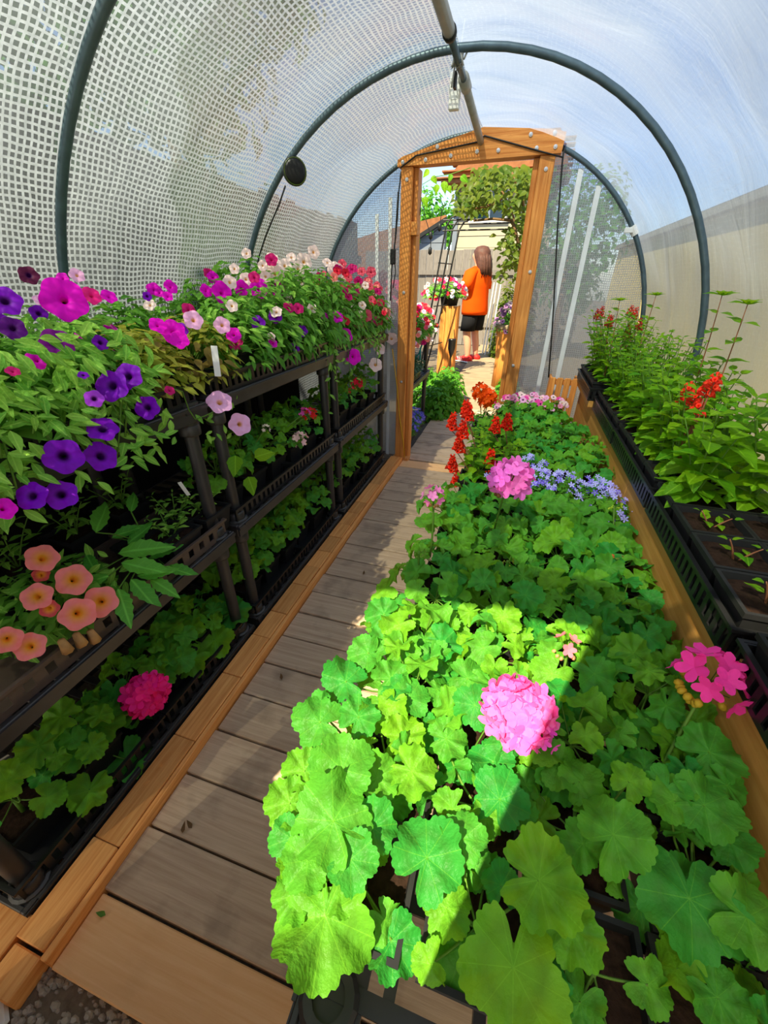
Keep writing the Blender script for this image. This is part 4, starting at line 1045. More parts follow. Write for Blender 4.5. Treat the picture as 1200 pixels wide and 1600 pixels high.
# individual leaves on the nearest plants, trailing over the shelf edge
for root, b, i, row in pets:
    if row == 'front' and i <= 8 and i not in (4, 5):
        n = 280 if i <= 3 else 80
        for k in range(n):
            t = rg.random()
            if i <= 3 and t < .6:      # the curtain in front of the tray
                dz = rg.uniform(-.16, .12); p = Vector((.13+.05*rg.random()+.05*max(0, -dz)*4*rg.random(), rg.uniform(-.12, .10), .10+dz))
                nr = Vector((.8, -.35, .6)); td = Vector((.5, rg.uniform(-.6, .6), rg.uniform(-.8, .5)))
            else:
                a = rg.uniform(-1.9, 1.2); el = rg.uniform(.1, 1.3); p = Vector((.155*math.cos(a)*math.cos(el), .155*math.sin(a)*math.cos(el), .06+.19*hsc[i]*math.sin(el)))
                nr = Vector((p.x*3, p.y*3-.3, 1)); td = Vector((math.cos(a), math.sin(a), rg.uniform(-.4, .9)))
            nr = nr+Vector((rg.uniform(-.5, .5), rg.uniform(-.5, .5), rg.uniform(-.3, .3)))
            if not clear(b+p): continue
            ob('leaf', rg.choice(PL), root, frame(p, nr, td+Vector((rg.uniform(-.5, .5), rg.uniform(-.5, .5), 0)), rg.uniform(.028, .046) if i <= 3 else rg.uniform(.03, .045)))
# a shoot hanging from the tray with the two pale pink blooms
root, b, i, row = near_pet(at_x(330, 640, -.83))
sh = MB(); o = Vector(b)
sh.tube([at_x(px, py, -.835)-o for px, py in ((262, 605), (285, 612), (295, 640), (305, 655), (320, 650), (340, 640))], .0018, 5); sh.build('trailing_stem', M['stem'], root, True)
for k in range(34):
    p = at_x(rg.uniform(305, 375), rg.uniform(615, 690), -.85+rg.uniform(-.03, .02))-o
    if not clear(o+p, .015): continue
    ob('leaf', rg.choice(PL), root, frame(p, (1, -.6, .6+rg.uniform(-.4, .4)), (rg.uniform(-1, 1), rg.uniform(-1, 1), rg.uniform(-1, 1)), rg.uniform(.022, .034)))
# trailing strands below the far petunias
for q in range(20):
    y0 = rg.uniform(1.75, 2.78); b0 = Vector((-.90, y0, 1.03)); root, b, i, row = near_pet(b0)
    e = Vector((-.835+rg.uniform(-.02, .015), y0+rg.uniform(-.05, .05), rg.uniform(.70, .92)))
    c = bezier(b0, (e.x+.015, y0, 1.03), e, 8); sm = MB(); sm.tube([v-b for v in c], .0016, 4); sm.build('trailing_stem', M['stem'], root, True)
    for k in range(9):
        v = c[min(7, 1+int(k*.75))]+Vector((rg.uniform(-.01, .01), rg.uniform(-.012, .012), rg.uniform(-.012, .012)))
        if clear(v): ob('leaf', rg.choice(PL), root, frame(v-b, (1, -.5, .7+rg.uniform(-.4, .4)), (rg.uniform(-.3, 1), rg.uniform(-1, 1), rg.uniform(-1, .3)), rg.uniform(.026, .042)))
for root, b, i, row in pets:
    if row == 'front' and i <= 3:
        sm = MB()
        for q in range(9): sm.tube(bezier((.02, rg.uniform(-.04, .04), .09), (.16, rg.uniform(-.08, .08), .20), (.155+.02*rg.random(), rg.uniform(-.12, .10), rg.uniform(-.06, .12)), 7), .002, 4)
        sm.build('trailing_stem', M['stem'], root, True)
p = at_x(339, 580, -.835)
tag(MB().box(-.009, .009, -.001, .001, 0, .085, .0006).build('plant_label', M['white'], None, False, Matrix.Translation(p-Vector((0, 0, .015))) @ Euler((0, .06, .5)).to_matrix().to_4x4()), 'white plastic plant tag in the tray under the variegated petunia', 'plant tag')

# ---------------------------------------------------------------- right bench plants
rg = random.Random(41)
for ti, (tx, ty, tz) in enumerate(RTR):
    for a in range(4):
        for c in range(2):
            x = tx+.070+.128*c; y = ty+.070+.135*a
            z = tz+.006
            pos = f'{ordn[a]} from its near end, {"path side" if c == 0 else "film side"}'
            lab = f'leafy seedling in the {ordn[ti]} right bench tray, {pos}'
            if ti == 0:
                if y < .32: continue
                geranium(f'geranium in the {ordn[ti]} right bench tray, {pos}', (x, y, z), rg, R=.07, H=.09, n=8, ls=.035, group='plants on the right bench')
            elif ti == 1 and a < 3:
                upright(lab.replace('leafy', 'short sparse'), (x, y, z), rg, .06+.03*c, 2, .03, .034, SLF, .03, 'plants on the right bench', 'seedling', (POT, SOIL), stemmat='stemred')
            elif ti == 1:
                ex = [hero(px, py, r, an, 0, .8, .6, X) for px, py, r, an, X in ((1075, 725, 40, 180, .50), (1085, 735, 36, 100, .47), (1065, 755, 30, 150, .46), (1030, 690, 36, 170, .50))] if c == 0 else []
                upright(lab.replace('leafy seedling', 'tall lime-leaved salvia'), (x, y, z), rg, .27, 5, .04, .078, SL, .08, 'plants on the right bench', 'salvia', (POT, SOIL), lean=(-.02, 0), extra=ex)
            elif ti == 2:
                h = .27 if a < 2 else .27
                r, tips = upright(lab.replace('leafy seedling', 'lime-leaved salvia'), (x, y, z), rg, h, 6, .037, .060, SL, .085, 'plants on the right bench', 'salvia', (POT, SOIL))
                if a == 0 and c == 0:
                    for px, py in ((1065, 630), (1085, 625), (1105, 610), (1090, 640), (1075, 612), (1115, 600)):
                        p = at_x(px, py, .50)-Vector((x, y, z)); spike(r, p-Vector((0, 0, .02)), .04, srgb(250, 64, 36), rg, 12, .014)
            else:
                r, tips = upright(lab, (x, y, z), rg, .30 if ti == 3 else .31, 7, .036, .052, SLF, .10, 'plants on the right bench', 'seedling', (POT, SOIL))
                if ti == 4 and c == 0 and a < 3:
                    for t in tips[:3]: spike(r, t-Vector((0, 0, .02)), .055, srgb(206, 54, 46), rg, 18, .011)
# tall sprigs against the film
for i, (px, py, bx, by, Y) in enumerate(((1025, 462, 1000, 540, 2.2), (1128, 462, 1105, 560, 1.62), (1168, 476, 1130, 590, 1.48), (968, 470, 958, 540, 2.4))):
    tp_, bp_ = at_y(px, py, Y), at_y(bx, by, Y); zb = .77; bp_.z = zb
    lean = tp_-bp_
    root = thing('tall_sprig', ['tall leafy sprig between the two right hoops', 'tall leafy sprig in front of the right foot of the middle hoop', 'tallest leafy sprig right of the middle hoop', 'short leafy sprig near the far right tape strip'][i], 'plant', bp_, 'tall sprigs on the right bench')
    st = MB(); c = bezier((0, 0, 0), (lean.x*.2, lean.y*.2, lean.z*.6), lean, 9); st.tube(c, [.0028-.0002*k for k in range(9)], 5); st.build('stem', M['stemred'], root, True)
    for k in range(2, 9):
        for q in (0, 3.14):
            a = k*1.2+q; d = Vector((math.cos(a), math.sin(a), .3+(.8 if k == 8 else 0))); ob('leaf', rg.choice(SLF), root, frame(c[k], UPV+Vector((-d.x*.3, -d.y*.3-.2, 0)), d, rg.uniform(.038, .055)))
    for q in range(5): 
        a = q*1.26; d = Vector((math.cos(a), math.sin(a), 1.2)); ob('leaf', rg.choice(SLF), root, frame(c[8], UPV-Vector((d.x, d.y, 0))*.7, d, .034))
# ---------------------------------------------------------------- outside, left and right of the greenhouse
rg = random.Random(77)
M['fencewood'] = wood('grey_fence_board', srgb(112, 104, 98), srgb(140, 132, 124), 'z', .8, .3, srgb(80, 72, 66))
M['darkfence'] = wood('brown_fence_board', srgb(70, 58, 48), srgb(104, 88, 72), 'z', .8, .3, srgb(50, 42, 36))
M['beige'] = plain('beige_stucco', srgb(255, 224, 156), .9, .1, .08, 3)
M['cream'] = plain('cream_siding', srgb(176, 166, 142), .8, .2, .05, 3)
M['shedgrey'] = plain('grey_siding', srgb(120, 126, 136), .8, .2, .08, 4)
M['rooftan'] = plain('tan_roof', srgb(150, 100, 66), .85, .1, .3, 12)
M['shingle'] = plain('brown_shingle', srgb(96, 78, 72), .85, .1, .3, 20)
M['glass'] = plain('window_glass', srgb(30, 60, 72), .08, .6, .2, 3)
M['bark'] = plain('brown_bark', srgb(120, 92, 62), .9, .1, .4, 18, bump=.6)
fme = MB().box(0, .148, 0, .02, 0, 1.95, .002).me('board', M['darkfence'])
fl = thing('side_fence', 'brown board fence seen dimly through the left film', 'fence', (-2.25, -2.0, -.035))
for i in range(52): ob('board', fme, fl, Matrix.Translation((rg.uniform(-.006, .006), .155*i, rg.uniform(-.02, .02))) @ Matrix.Rotation(math.pi/2, 4, 'Z'))
for z in (.35, 1.5): MB().box(.0, .05, 0, 8.06, z, z+.09).build('rail', M['darkfence'], fl)
def tree(name, label, base, H, R, trunk, n, mat, seed, ls=.16, grp=None, low=.35):
    r = random.Random(seed); root = thing(name, label, 'tree', base, grp)
    MB().tube([(0, 0, 0), (.04, .02, H*.35), (-.03, .03, H*.7)], [trunk, trunk*.8, trunk*.4], 8).build('trunk', M['bark'], root, True)
    Ms = []
    cl_ = [(Vector((r.uniform(-1, 1)*R*.6, r.uniform(-1, 1)*R*.6, H*r.uniform(low, .88))), R*r.uniform(.35, .6)) for _ in range(16)]
    for i in range(n):
        c, q = r.choice(cl_); d = Vector((r.gauss(0, 1), r.gauss(0, 1), r.gauss(0, 1))).normalized()
        Ms.append(frame(c+d*q*r.uniform(.6, 1), d+UPV*.6, Vector((r.uniform(-1, 1), r.uniform(-1, 1), r.uniform(-.8, .4))), ls*r.uniform(.6, 1.2)))
    stuff(ob('crown', joined('crown', ov_geo, Ms, mat), root)); return root
for i, (x, y, h) in enumerate(((-3.5, -.6, 5.0), (-3.7, 1.2, 5.6), (-3.6, 3.0, 5.2), (-4.0, 4.9, 5.4))):
    tree('fence_tree', f'leafy tree behind the fence outside the left film, {ordn[i]} from the camera', (x, y, -.035), h, 1.5, .09, 3200, M['folG'], 300+i, .19, 'trees behind the left fence', .2)
hr = thing('neighbour_house', 'beige stucco house wall seen through the right film', 'house', (1.9, 0, -.035))
MB().box(0, 4, -3, 12, 0, 1.95).build('wall', M['beige'], hr)
MB().box(-.06, 4.2, -3.2, 12.2, 1.955, 2.03).build('eave', M['cream'], hr)
MB().prism([(-.06, 2.035), (4.2, 2.035), (4.2, 2.12), (2.0, 2.20)], 'y', -3.2, 12.2).build('roof', M['shingle'], hr)

# ---------------------------------------------------------------- beyond the far door
ho = thing('cream_house', 'cream sided house with tan tiled roof beyond the garden', 'house', (-2.0, 13, -.035))
for i in range(13): MB().box(0, 2.4, -.012*(i % 2)-.02, .3, .26*i, .26*i+.252, .004).build('siding_board', M['cream'], ho)
MB().box(-.10, .02, -.06, .3, 0, 3.35).build('corner_board', M['shedgrey'], ho)
MB().box(.30, 1.30, -.10, -.03, 2.62, 2.70).build('window_sill', M['white'], ho)
MB().box(.36, 1.24, -.07, -.035, 2.70, 3.30).build('window_pane', M['glass'], ho)
for x in (.34, .78, 1.20): MB().box(x, x+.05, -.09, -.03, 2.70, 3.30).build('window_frame', M['white'], ho)
MB().box(-.4, 2.6, -.55, .4, 3.38, 3.46).build('soffit', M['rooftan'], ho)
for i in range(6): 
    MB().prism([(-.62+.20*i, 3.47+.16*i), (-.62+.20*i, 3.50+.16*i), (2.6, 3.50+.16*i), (2.6, 3.47+.16*i)], 'y', -.62+.20*i, -.30+.20*i).build('roof_course', M['rooftan'], ho)
MB().prism([(-.40, 3.46), (2.6, 3.46), (2.2, 4.3), (.6, 4.3)], 'y', -.3, .9).build('roof', M['rooftan'], ho)
sh = thing('garden_shed', 'grey sided shed with sloping brown roof behind the fence', 'shed', (-5.2, 11.2, -.035))
for i in range(15):
    z0 = .16*i; x0 = max(0, (z0+.154-2.20)/.53+2.57)
    MB().box(x0, 3.22, -.01*(i % 2)-.02, .2, z0, z0+.154, .003).build('siding_board', M['shedgrey'], sh)
MB().prism([(-.2, .68), (3.24, 2.48), (3.24, 2.56), (-.2, .80)], 'y', -.16, -.06).build('barge_board', M['wire'], sh)
MB().prism([(-.2, .82), (3.24, 2.58), (3.20, 2.60), (2.5, 2.48), (1.5, 2.30), (-.2, 1.9)], 'y', -.05, -.025).build('roof', M['rooftan'], sh)
fe = thing('garden_fence', 'weathered grey board fence behind the person', 'fence', (-3.6, 10.2, -.035))
fme2 = MB().box(0, .150, 0, .02, 0, 1.88, .003).me('board', M['fencewood'])
for i in range(30): ob('board', fme2, fe, loc=(.158*i, rg.uniform(-.005, .005), rg.uniform(-.015, .015)))
for z in (.4, 1.42): MB().box(0, 4.74, -.04, -.004, z, z+.09).build('rail', M['fencewood'], fe)
tree('garden_tree', 'bright green tree above the shed roof', (-3.5, 17, -.035), 4.1, 1.1, .1, 2200, M['folL'], 320, .16, None, .55)
tree('shade_tree', 'dark green tree behind the climbing vine', (.6, 8.6, -.035), 3.0, .8, .06, 1800, M['folG'], 321, .11, None, .25)

# arch with climbing vine
ar = thing('metal_arch', 'black metal garden arch with slanting rods', 'arch', (-.6, 6, -.03))
for k, dy in enumerate((0, .22, .44)):
    MB().tube([(-.72, dy, 0), (-.56+.045*k, dy, 1.15), (-.46+.05*k, dy, 1.88), (-.40+.05*k, dy, 1.97), (-.30+.05*k, dy, 2.0)], .011, 7).build('rod', M['wire'], ar, True)
    MB().tube([(.66, dy, 0), (.60, dy, 1.2), (.55, dy, 1.95)], .010, 7).build('rod', M['wire'], ar, True)
for z, dy in ((1.945, 0), (1.84, .0), (1.945, .44)): MB().tube([(-.50, dy, z), (.56, dy, z)], .009, 6).build('crossbar', M['wire'], ar)
for z in (.5, 1.0, 1.5): MB().tube([(-.60+.05*z, 0, z), (-.50+.05*z, .44, z)], .007, 6).build('rung', M['wire'], ar)
vi = thing('climbing_vine', 'yellow-green climbing vine hanging over the far doorway', 'vine', (.05, 5.4, -.03))
o = Vector((.05, 5.4, -.03)); st = MB()
for path in (((806, 560), (812, 470), (814, 400), (800, 330), (785, 300), (762, 290), (735, 288)), ((815, 420), (822, 350), (815, 300), (800, 270)), ((790, 305), (770, 320), (745, 325), (720, 330)), ((810, 380), (800, 345), (770, 342), (740, 345))):
    st.tube([at_y(px, py, 5.35+.1*rg.uniform(-1, 1))-o for px, py in path], [.016-.0018*k for k in range(len(path))], 6)
st.build('woody_stem', M['bark'], vi, True)
Ms = []
def vleaf(px, py, Y, s):
    p = at_y(px, py, Y)-o
    Ms.append(frame(p, Vector((rg.uniform(-.6, .6), -.9, .8)), Vector((rg.uniform(-1, 1), rg.uniform(-.4, .4), rg.uniform(-1.2, .3))), s))
for q in range(1150):
    u = rg.random()
    if u < .58: px, py = rg.uniform(735, 840), 262+62*rg.random()**1.3; 
    elif u < .72: px, py = rg.uniform(708, 760), rg.uniform(285, 335)
    elif u < .93: px, py = rg.uniform(790, 836), rg.uniform(320, 420)
    else: px, py = rg.uniform(775, 826), rg.uniform(365, 440)
    if px < 760 and py < 275 and rg.random() < .7: continue
    vleaf(px, py, rg.uniform(4.8, 6.3), rg.uniform(.045, .09))
stuff(ob('foliage', joined('foliage', ov_geo, Ms, M['folY']), vi))
for px, py, r, a in ((694, 283, 10, 90), (663, 307, 9, 80), (675, 275, 8, 60), (700, 290, 7, 70), (684, 288, 8, 110), (720, 275, 9, 40), (671, 266, 8, 150), (706, 272, 7, 120)):
    p = at_y(px, py, 3.9); ang = math.radians(a)
    ob('leaf', SL[1], vi, frame(p-o, Vector((.1, -1, .3)), RT*math.cos(ang)-UP*math.sin(ang), r*1.6*depth(p)/FPX))
st = MB(); st.tube([at_y(px, py, 3.9)-o for px, py in ((735, 262), (705, 272), (680, 276), (660, 288), (664, 300))], .003, 5); st.build('trailing_stem', M['stem'], vi, True)
sl_ = thing('string_lights', 'black string light wire with hanging bulb sockets', 'string lights', at_y(672, 395, 4.4))
o2 = at_y(672, 395, 4.4)
MB().tube([at_y(px, py, 4.4)-o2 for px, py in ((650, 262), (658, 310), (666, 345), (673, 368), (673, 390))], .0035, 5).build('wire', M['wire'], sl_, True)
for px, py in ((672, 392), (673, 368), (687, 355)):
    q = at_y(px, py, 4.4)-o2; MB().lathe([(.008, .03), (.016, .02), (.018, -.02), (.001, -.035)], 9, q).build('socket', M['wire'], sl_, True)
MB().tube([at_y(px, py, 4.5)-o2 for px, py in ((676, 365), (687, 355), (690, 330), (697, 318))], .0035, 5).build('wire', M['wire'], sl_, True)

# shelf unit outside the door with its plants
r4 = thing('shelf_unit', 'black plastic shelf unit standing outside the far door', 'shelf', (-1.335, 3.20, 0), 'plant shelves along the left film')
for z in TIERS[:2]: ob('shelf', sh_me, r4, loc=(0, 0, z))
ob('shelf', sh_me, r4, loc=(0, 0, .80))
for x in (.042, SW-.042):
    for y in (.045, .86):
        ob('post', post_me, r4, loc=(x, y, .049)); ob('post', post_me, r4, Matrix.Translation((x, y, .5)) @ Matrix.Diagonal((1, 1, .78, 1)))
        ob('collar', col_me, r4, loc=(x, y, TIERS[1]-.04)); ob('collar', col_me, r4, loc=(x, y, .76))
tray('black slotted tray of blue-green plants outside the far door', tr_black, (-1.06, 3.32, TIERS[1]+.043), 'trays outside the door')
OZ = .845
for i, (x, y) in enumerate(((-.93, 3.32), (-.90, 3.52), (-.93, 3.72), (-.91, 3.92))):
    b = Vector((x, y, OZ)); root = thing('petunia', f'red and white petunia on the shelf outside the far door, {ordn[i]} from the door post', 'plant', b, 'petunias outside the far door')
    ob('pot', POT, root); ob('soil', SOIL, root); stuff(ob('foliage', PFOL[i], root, Matrix.Translation((.02, 0, .02)) @ Matrix.Diagonal((1, 1, .95, 1))))
    for k in range(22):
        a = rg.uniform(-2.2, 1.2); el = rg.uniform(-.5, 1.3); d = Vector((math.cos(a)*math.cos(el), math.sin(a)*math.cos(el), math.sin(el)))
        petunia_flower(root, b, b+Vector((.02, 0, .05))+Vector((d.x*.17, d.y*.17, d.z*.20)), rg.uniform(.018, .026), rg.choice([RED, ROS, WHT, CRL, LPK, RED, WHT, DPK]), 'M' if k % 3 else 'Y', rg)
bgf = cloud_foliage('foliage', 400, .10, .13, 260, pl_geo, .04, M['folB'], .6)
for i in range(4):
    root = thing('blue_green_plant', f'blue-green plant on the shelf outside the door, {ordn[i]} from the post', 'plant', (-.92, 3.36+.17*i, TIERS[1]+.05), 'blue-green plants outside the door')
    ob('pot', POTS, root); ob('soil', SOILS, root); stuff(ob('foliage', bgf, root, Matrix.Translation((.02, 0, .055)) @ Matrix.Rotation(i*1.3, 4, 'Z')))
for i in range(3):
    b = Vector((-.86, 3.34+.17*i, .02)); root = thing('blue_lobelia', f'deep blue lobelia below the shelf outside the door, {ordn[i]} from the post', 'plant', b, 'blue lobelia outside the door')
    ob('pot', POTS, root, Matrix.Translation((0, 0, .03))); stuff(ob('foliage', lob_f[0], root, Matrix.Translation((.02, 0, .07)) @ Matrix.Diagonal((1.2, 1.2, 1.1, 1))))
    for k in range(80):
        a = rg.uniform(0, 6.28); q = .12*math.sqrt(rg.random()); d = Vector((.02+math.cos(a)*q, math.sin(a)*q, .06+.15*(1-.75*(q/.12)**2)+rg.uniform(-.02, .015)))
        ob('flower', LOB, root, frame(d, Vector((.5, -.6, .8)), (rg.uniform(-1, 1), rg.uniform(-1, 1), 0), rg.uniform(.012, .017)), color=srgb(96, 90, 210) if k % 4 else srgb(150, 130, 230))
hp = [at_y(px, py, 3.75) for px, py in ((638, 563), (648, 560), (655, 552), (660, 535), (667, 522), (657, 545), (656, 563))]
tag(MB().tube(hp, .007, 7).build('garden_hose', M['teal'], None, True), 'teal garden hose looped on the shelf outside the door', 'hose')

# planters
PX, PY = at_y(689, 480, 6.7).x, 6.7; PT = at_y(689, 478, 6.7).z
pl = thing('wooden_planter', 'tall tan wooden planter box topped by a dark flower pot', 'planter', (PX, PY, -.03))
for i in range(3): MB().box(.082*i, .079+.082*i, -.012, .006, .0, PT+.03, .003).build('board', M['cedar_z'], pl)
for i in range(3): MB().box(.240, .258, .0+.085*i, .08+.085*i, 0, PT+.03, .003).build('board', M['cedar_z'], pl)
MB().box(.0, .238, .008, .255, 0, PT+.02).build('core', M['cedar_z'], pl)
b = Vector((PX+.10, PY+.12, PT+.002))
root = thing('potted_petunia', 'dark pot of red and white flowers on the wooden planter', 'plant', b)
MB().lathe([(.001, 0), (.12, 0), (.15, .16), (.155, .17), (.14, .165), (.12, .12)], 16, close=False).build('pot', M['blackmatt'], root, True)
stuff(ob('foliage', PFOL[1], root, Matrix.Translation((-.08, 0, .12)) @ Matrix.Diagonal((1.9, 1.5, 1.0, 1))))
for k in range(60):
    a = rg.uniform(-3.14, 1.0); el = rg.uniform(-.2, 1.3); d = Vector((math.cos(a)*math.cos(el), math.sin(a)*math.cos(el), math.sin(el)))
    petunia_flower(root, b, b+Vector((-.08, 0, .14))+Vector((d.x*.33, d.y*.25, d.z*.22)), rg.uniform(.026, .04), rg.choice([RED, RED, DPK, WHT, WHT, srgb(200, 210, 230)]), 'Y' if k % 2 else 'M', rg)
lt = thing('solar_light', 'black solar garden light on a stake by the planter', 'garden light', at_z(702, 585, 0))
hz_ = .30
MB().tube([(0, 0, -.03), (0, 0, hz_)], .009, 8).build('stake', M['wire'], lt)
MB().lathe([(.012, hz_-.05), (.03, hz_), (.055, hz_+.08), (.06, hz_+.20), (.062, hz_+.215), (.001, hz_+.22)], 14).build('lantern', M['black'], lt, True)
b = Vector((-.10, 6.0, -.03))
br = thing('stone_planter', 'tan planter by the right of the path beyond the door', 'planter', b)
MB().lathe([(.001, 0), (.16, 0), (.15, .4), (.19, .72), (.20, .80), (.17, .80), (.15, .7)], 20, close=False).build('body', M['cedar_z'], br, True)
MB().lathe([(.201, .76), (.21, .77), (.21, .81), (.2, .82)], 20, close=False).build('rim', M['pathstone'], br, True)
root = thing('purple_petunia', 'dusky purple and cream petunias on the tan planter', 'plant', b+Vector((0, 0, .74)))
stuff(ob('foliage', PFOL[2], root, Matrix.Diagonal((1.3, 1.3, 1.3, 1))))
for k in range(60):
    a = rg.uniform(0, 6.28); el = rg.uniform(-.5, 1.4); d = Vector((math.cos(a)*math.cos(el), math.sin(a)*math.cos(el), math.sin(el)))
    petunia_flower(root, b+Vector((0, 0, .74)), b+Vector((0, 0, .80))+Vector((d.x*.21, d.y*.21, d.z*.26)), rg.uniform(.024, .036), rg.choice([srgb(170, 120, 170), srgb(232, 205, 190), srgb(110, 70, 110), srgb(226, 196, 206)]), 'D', rg)
basil = cloud_foliage('foliage', 420, .20, .30, 620, ov_geo, .062, M['folL'], .7)
for i, (x, y) in enumerate(((-.74, 4.28), (-.68, 4.58), (-.70, 4.90), (-.92, 4.72))):
    root = thing('leafy_bush', f'green herb bush beside the path outside, {ordn[i]} from the door', 'plant', (x, y, -.035), 'herb bushes outside the door')
    stuff(ob('foliage', basil, root, Matrix.Rotation(i*1.7, 4, 'Z') @ Matrix.Diagonal((1, 1, 1.5-.3*(i == 0), 1))))
gy = cloud_foliage('foliage', 430, .26, .9, 700, ov_geo, .085, M['folY'], .5)
for i, (x, y, s) in enumerate(((-.12, 8.9, 1.0), (-.30, 9.3, 1.5), (.05, 9.2, 1.6), (-.22, 8.5, .6))):
    root = thing('garden_shrub', f'yellow-green shrub right of the person, {ordn[i]} of four', 'shrub', (x, y, -.035), 'shrubs beyond the person')
    stuff(ob('foliage', gy, root, Matrix.Rotation(i*2.1, 4, 'Z') @ Matrix.Diagonal((1, 1, s, 1))))
    MB().tube([(0, 0, 0), (.02, 0, .5*s)], .012, 6).build('stem', M['bark'], root)
for i, (px, yb) in enumerate(((762, 545), (757, 545), (767, 545))):
    p = at_y(px, 520, 8.7)
    tag(MB().tube([(p.x, 8.7+.1*i, -.03), (p.x+.06, 8.7+.1*i, 1.25)], .012, 6).build('garden_stake', M['white']), f'pale garden stake among the shrubs beyond the person, {ordn[i]} of three', 'stake', 'stakes in the shrubs')
dk = cloud_foliage('foliage', 440, .14, .22, 300, ov_geo, .06, M['folG'], .6)
for i, (x, y) in enumerate(((-.16, 5.4), (-.14, 5.8), (-.20, 4.9))):
    root = thing('border_plant', f'low dark plant along the right path edge outside the door, {ordn[i]} of three', 'plant', (x+.12, y, -.035), 'border plants outside the door')
    stuff(ob('foliage', dk, root))

# ---------------------------------------------------------------- person beyond the door
def skin_mesh(name, verts, edges, mat, root=0, sub=2):
    me = bpy.data.meshes.new(name+'_cage'); me.from_pydata([v[:3] for v in verts], edges, []); o = bpy.data.objects.new(name+'_cage', me); COL.objects.link(o)
    sm = o.modifiers.new('skin', 'SKIN'); sm.use_smooth_shade = True; sm.branch_smoothing = .6
    lay = me.skin_vertices[0].data if me.skin_vertices else None
    if lay is None:
        bm = bmesh.new(); bm.from_mesh(me); bm.verts.layers.skin.verify(); bm.to_mesh(me); bm.free(); lay = me.skin_vertices[0].data
    for i, v in enumerate(verts): lay[i].radius = (v[3], v[4] if len(v) > 4 else v[3]); lay[i].use_root = (i == root)
    ss = o.modifiers.new('sub', 'SUBSURF'); ss.levels = sub; ss.render_levels = sub
    dg = bpy.context.evaluated_depsgraph_get(); out = bpy.data.meshes.new_from_object(o.evaluated_get(dg)); out.name = name
    bpy.data.objects.remove(o); out.materials.clear(); out.materials.append(mat); return out
M['skin'] = plain('skin', srgb(214, 150, 120), .55, .3, .06, 6)
M['shirt'] = plain('orange_shirt', srgb(240, 80, 4), .8, .1, .12, 8)
M['shorts'] = plain('black_shorts', (.012, .012, .014), .8, .1, .2, 8)
M['hair'] = plain('brown_hair', srgb(92, 58, 46), .6, .3, .5, 25)
M['shoe'] = plain('red_shoe', srgb(224, 40, 36), .6, .3, .1, 8)
pe = thing('person', 'person in orange T-shirt and black shorts tending the planter outside', 'person', (-.80, 8.0, -.02), None, math.atan2(.45, -.85))
pe.scale = (1.25, 1.25, 1.0)
B = [(0, 0, .95, .13, .15), (0, 0, 1.15, .11, .13), (0, 0, 1.36, .12, .15), (.0, 0, 1.50, .052), (.02, 0, 1.58, .07), (.03, 0, 1.67, .088, .08), (.02, 0, 1.74, .06)]
E_ = [(0, 1), (1, 2), (2, 3), (3, 4), (4, 5), (5, 6)]
B.append((.125, 0, 1.655, .014)); E_.append((5, 7))
for s in (-1, 1):
    n = len(B); B += [(0, .085*s, .86, .095), (.03, .10*s, .50, .058), (-.01, .10*s, .30, .054), (-.03, .10*s, .09, .036), (.10, .115*s, .035, .034)]
    E_ += [(0, n), (n, n+1), (n+1, n+2), (n+2, n+3), (n+3, n+4)]
    n = len(B); B += [(0, .155*s, 1.43, .062), (.02, .215*s, 1.16, .044), (.21, .20*s, 1.08, .030), (.27, .19*s, 1.07, .022, .034)]
    E_ += [(2, n), (n, n+1), (n+1, n+2), (n+2, n+3)]
    for k, (dy, ln) in enumerate(((-.030, .060), (-.012, .078), (.010, .074), (.030, .058))):
        m = len(B); B += [(.30, .19*s+dy, 1.068, .009), (.30+ln*.5, .19*s+dy*1.2, 1.063, .0085), (.30+ln, .19*s+dy*1.2, 1.045, .008)]; E_ += [(n+3, m), (m, m+1), (m+1, m+2)]
    m = len(B); B += [(.265, .19*s-.04*s, 1.075, .010), (.30, .19*s-.058*s, 1.07, .009)]; E_ += [(n+3, m), (m, m+1)]
ob('body', skin_mesh('body', B, E_, M['skin']), pe)
X, Yv = (1, 0, 0), (0, 1, 0)
sh_ = MB(); sh_.loft([((0, 0, .78), .165, .205, X, Yv), ((0, 0, .84), .17, .21, X, Yv), ((.01, 0, 1.0), .165, .20, X, Yv), ((.01, 0, 1.2), .155, .20, X, Yv), ((0, 0, 1.38), .15, .215, X, Yv), ((0, 0, 1.46), .11, .185, X, Yv), ((0, 0, 1.51), .065, .08, X, Yv)], 18)
for s in (-1, 1):
    sh_.loft([((0, .10*s, 1.44), .085, .06, X, (0, 0, 1)), ((.0, .19*s, 1.40), .09, .07, X, (0, .6*s, .8)), ((.01, .225*s, 1.28), .085, .07, X, (0, 1, 0)), ((.015, .235*s, 1.17), .08, .068, X, (0, 1, 0))], 12)
srt = sh_.build('t_shirt', M['shirt'], pe, True)
MB().lathe([(.001, 0), (.028, .002), (.03, .006)], 10).build('sleeve_print', M['tape'], srt, True, Matrix.Translation((.03, .30, 1.26)) @ Matrix.Rotation(-math.pi/2, 4, 'X'))
sr = MB(); sr.loft([((0, 0, .98), .13, .165, X, Yv), ((0, 0, .84), .15, .185, X, Yv), ((0, 0, .76), .15, .185, X, Yv)], 16)
for s in (-1, 1): sr.loft([((0, .085*s, .84), .115, .10, X, Yv), ((.01, .095*s, .66), .11, .10, X, Yv), ((.02, .10*s, .52), .105, .098, X, Yv)], 14)
sr.build('shorts', M['shorts'], pe, True)
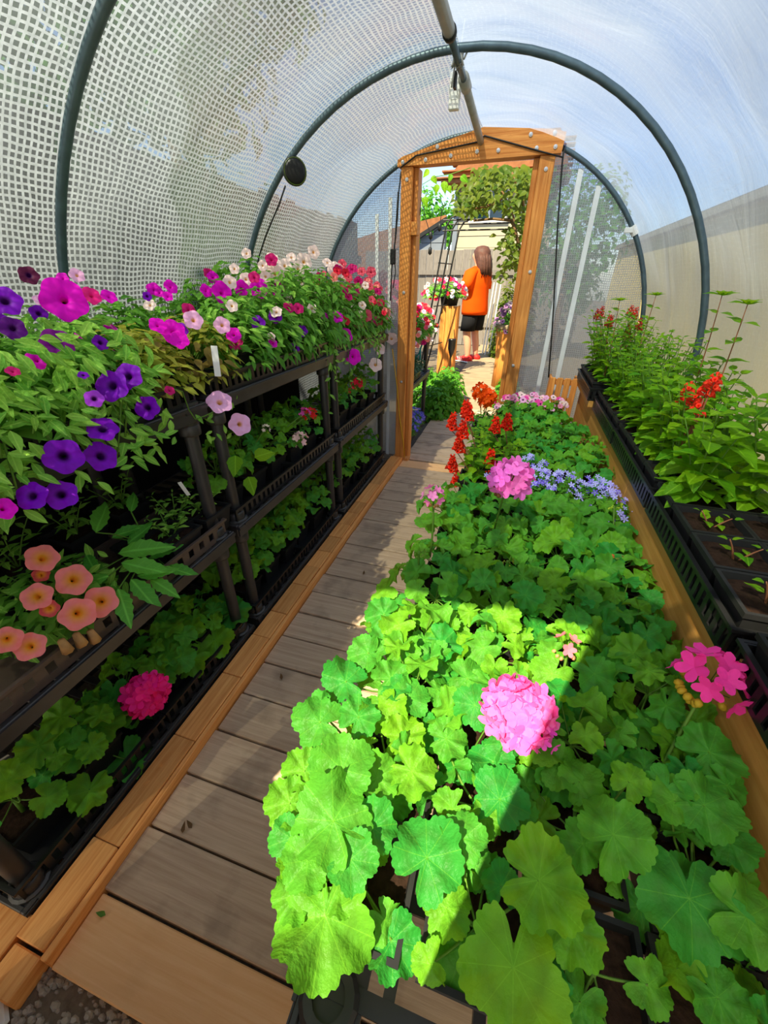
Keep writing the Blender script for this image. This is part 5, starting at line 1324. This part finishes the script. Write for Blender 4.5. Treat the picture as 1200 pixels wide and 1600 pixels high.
hr_ = MB(); hr_.loft([((-.02, 0, 1.795), .02, .02, X, Yv), ((-.02, 0, 1.78), .075, .07, X, Yv), ((-.02, 0, 1.72), .115, .10, X, Yv), ((-.035, 0, 1.64), .105, .108, X, Yv), ((-.06, 0, 1.54), .085, .115, X, Yv), ((-.085, 0, 1.45), .07, .12, X, Yv), ((-.10, 0, 1.38), .05, .10, X, Yv), ((-.11, 0, 1.34), .02, .05, X, Yv)], 20)
for k in range(26):
    a = rg.uniform(1.6, 4.7); p0 = Vector((-.02+.10*math.cos(a), .10*math.sin(a), 1.70)); p1 = Vector((-.07+.09*math.cos(a), .12*math.sin(a), 1.5)); p2 = Vector((-.10+.07*math.cos(a), .12*math.sin(a), 1.36+rg.uniform(-.03, .02)))
    hr_.tube([p0, p0.lerp(p1, .5)+Vector((-.008, 0, 0)), p1, p2], [.008, .014, .014, .004], 5)
hr_.build('hair', M['hair'], pe, True)
for s in (-1, 1):
    so_ = MB(); so_.loft([((-.10, .105*s, .05), .03, .035, Yv, (0, 0, 1)), ((-.06, .105*s, .058), .048, .056, Yv, (0, 0, 1)), ((.0, .107*s, .055), .046, .053, Yv, (0, 0, 1)), ((.09, .112*s, .042), .052, .040, Yv, (0, 0, 1)), ((.17, .116*s, .032), .044, .030, Yv, (0, 0, 1)), ((.21, .118*s, .026), .018, .018, Yv, (0, 0, 1))], 14)
    sho = so_.build('shoe', M['shoe'], pe, True)
    for k in range(3): MB().bar((.02+.03*k, .154*s+.006*s, .015), (.05+.03*k, .150*s+.006*s, .085), .010, .006).build('stripe', M['white'], sho)
    MB().box(-.11, .21, .105*s-.05, .105*s+.06, .0, .016, .004).build('sole', M['white'], sho)

# ---------------------------------------------------------------- debris on the planks
dl = ['curled dark leaf scrap on the second plank', 'dry brown petal scrap beside the curled dark leaf', 'small green leaf scrap on the tan front plank', 'dark leaf scrap halfway along the plank path', 'tiny brown scrap near the middle of the path']
for i, (px, py, ang) in enumerate(((285, 1302, 20), (300, 1294, 70), (165, 1430, 100), (440, 1062, 30), (568, 898, 10))):
    p = at_z(px, py, .004)
    v, f = oleaf(500+i, .25, 5, 3, -.5, .8)
    tag(ob('leaf_scrap', mesh('leaf_scrap', v, f, M['stem'] if i == 2 else M['bark'], True), None, Matrix.Translation(p) @ Matrix.Rotation(math.radians(ang), 4, 'Z') @ Matrix.Scale(.022, 4)), dl[i], 'leaf scrap')
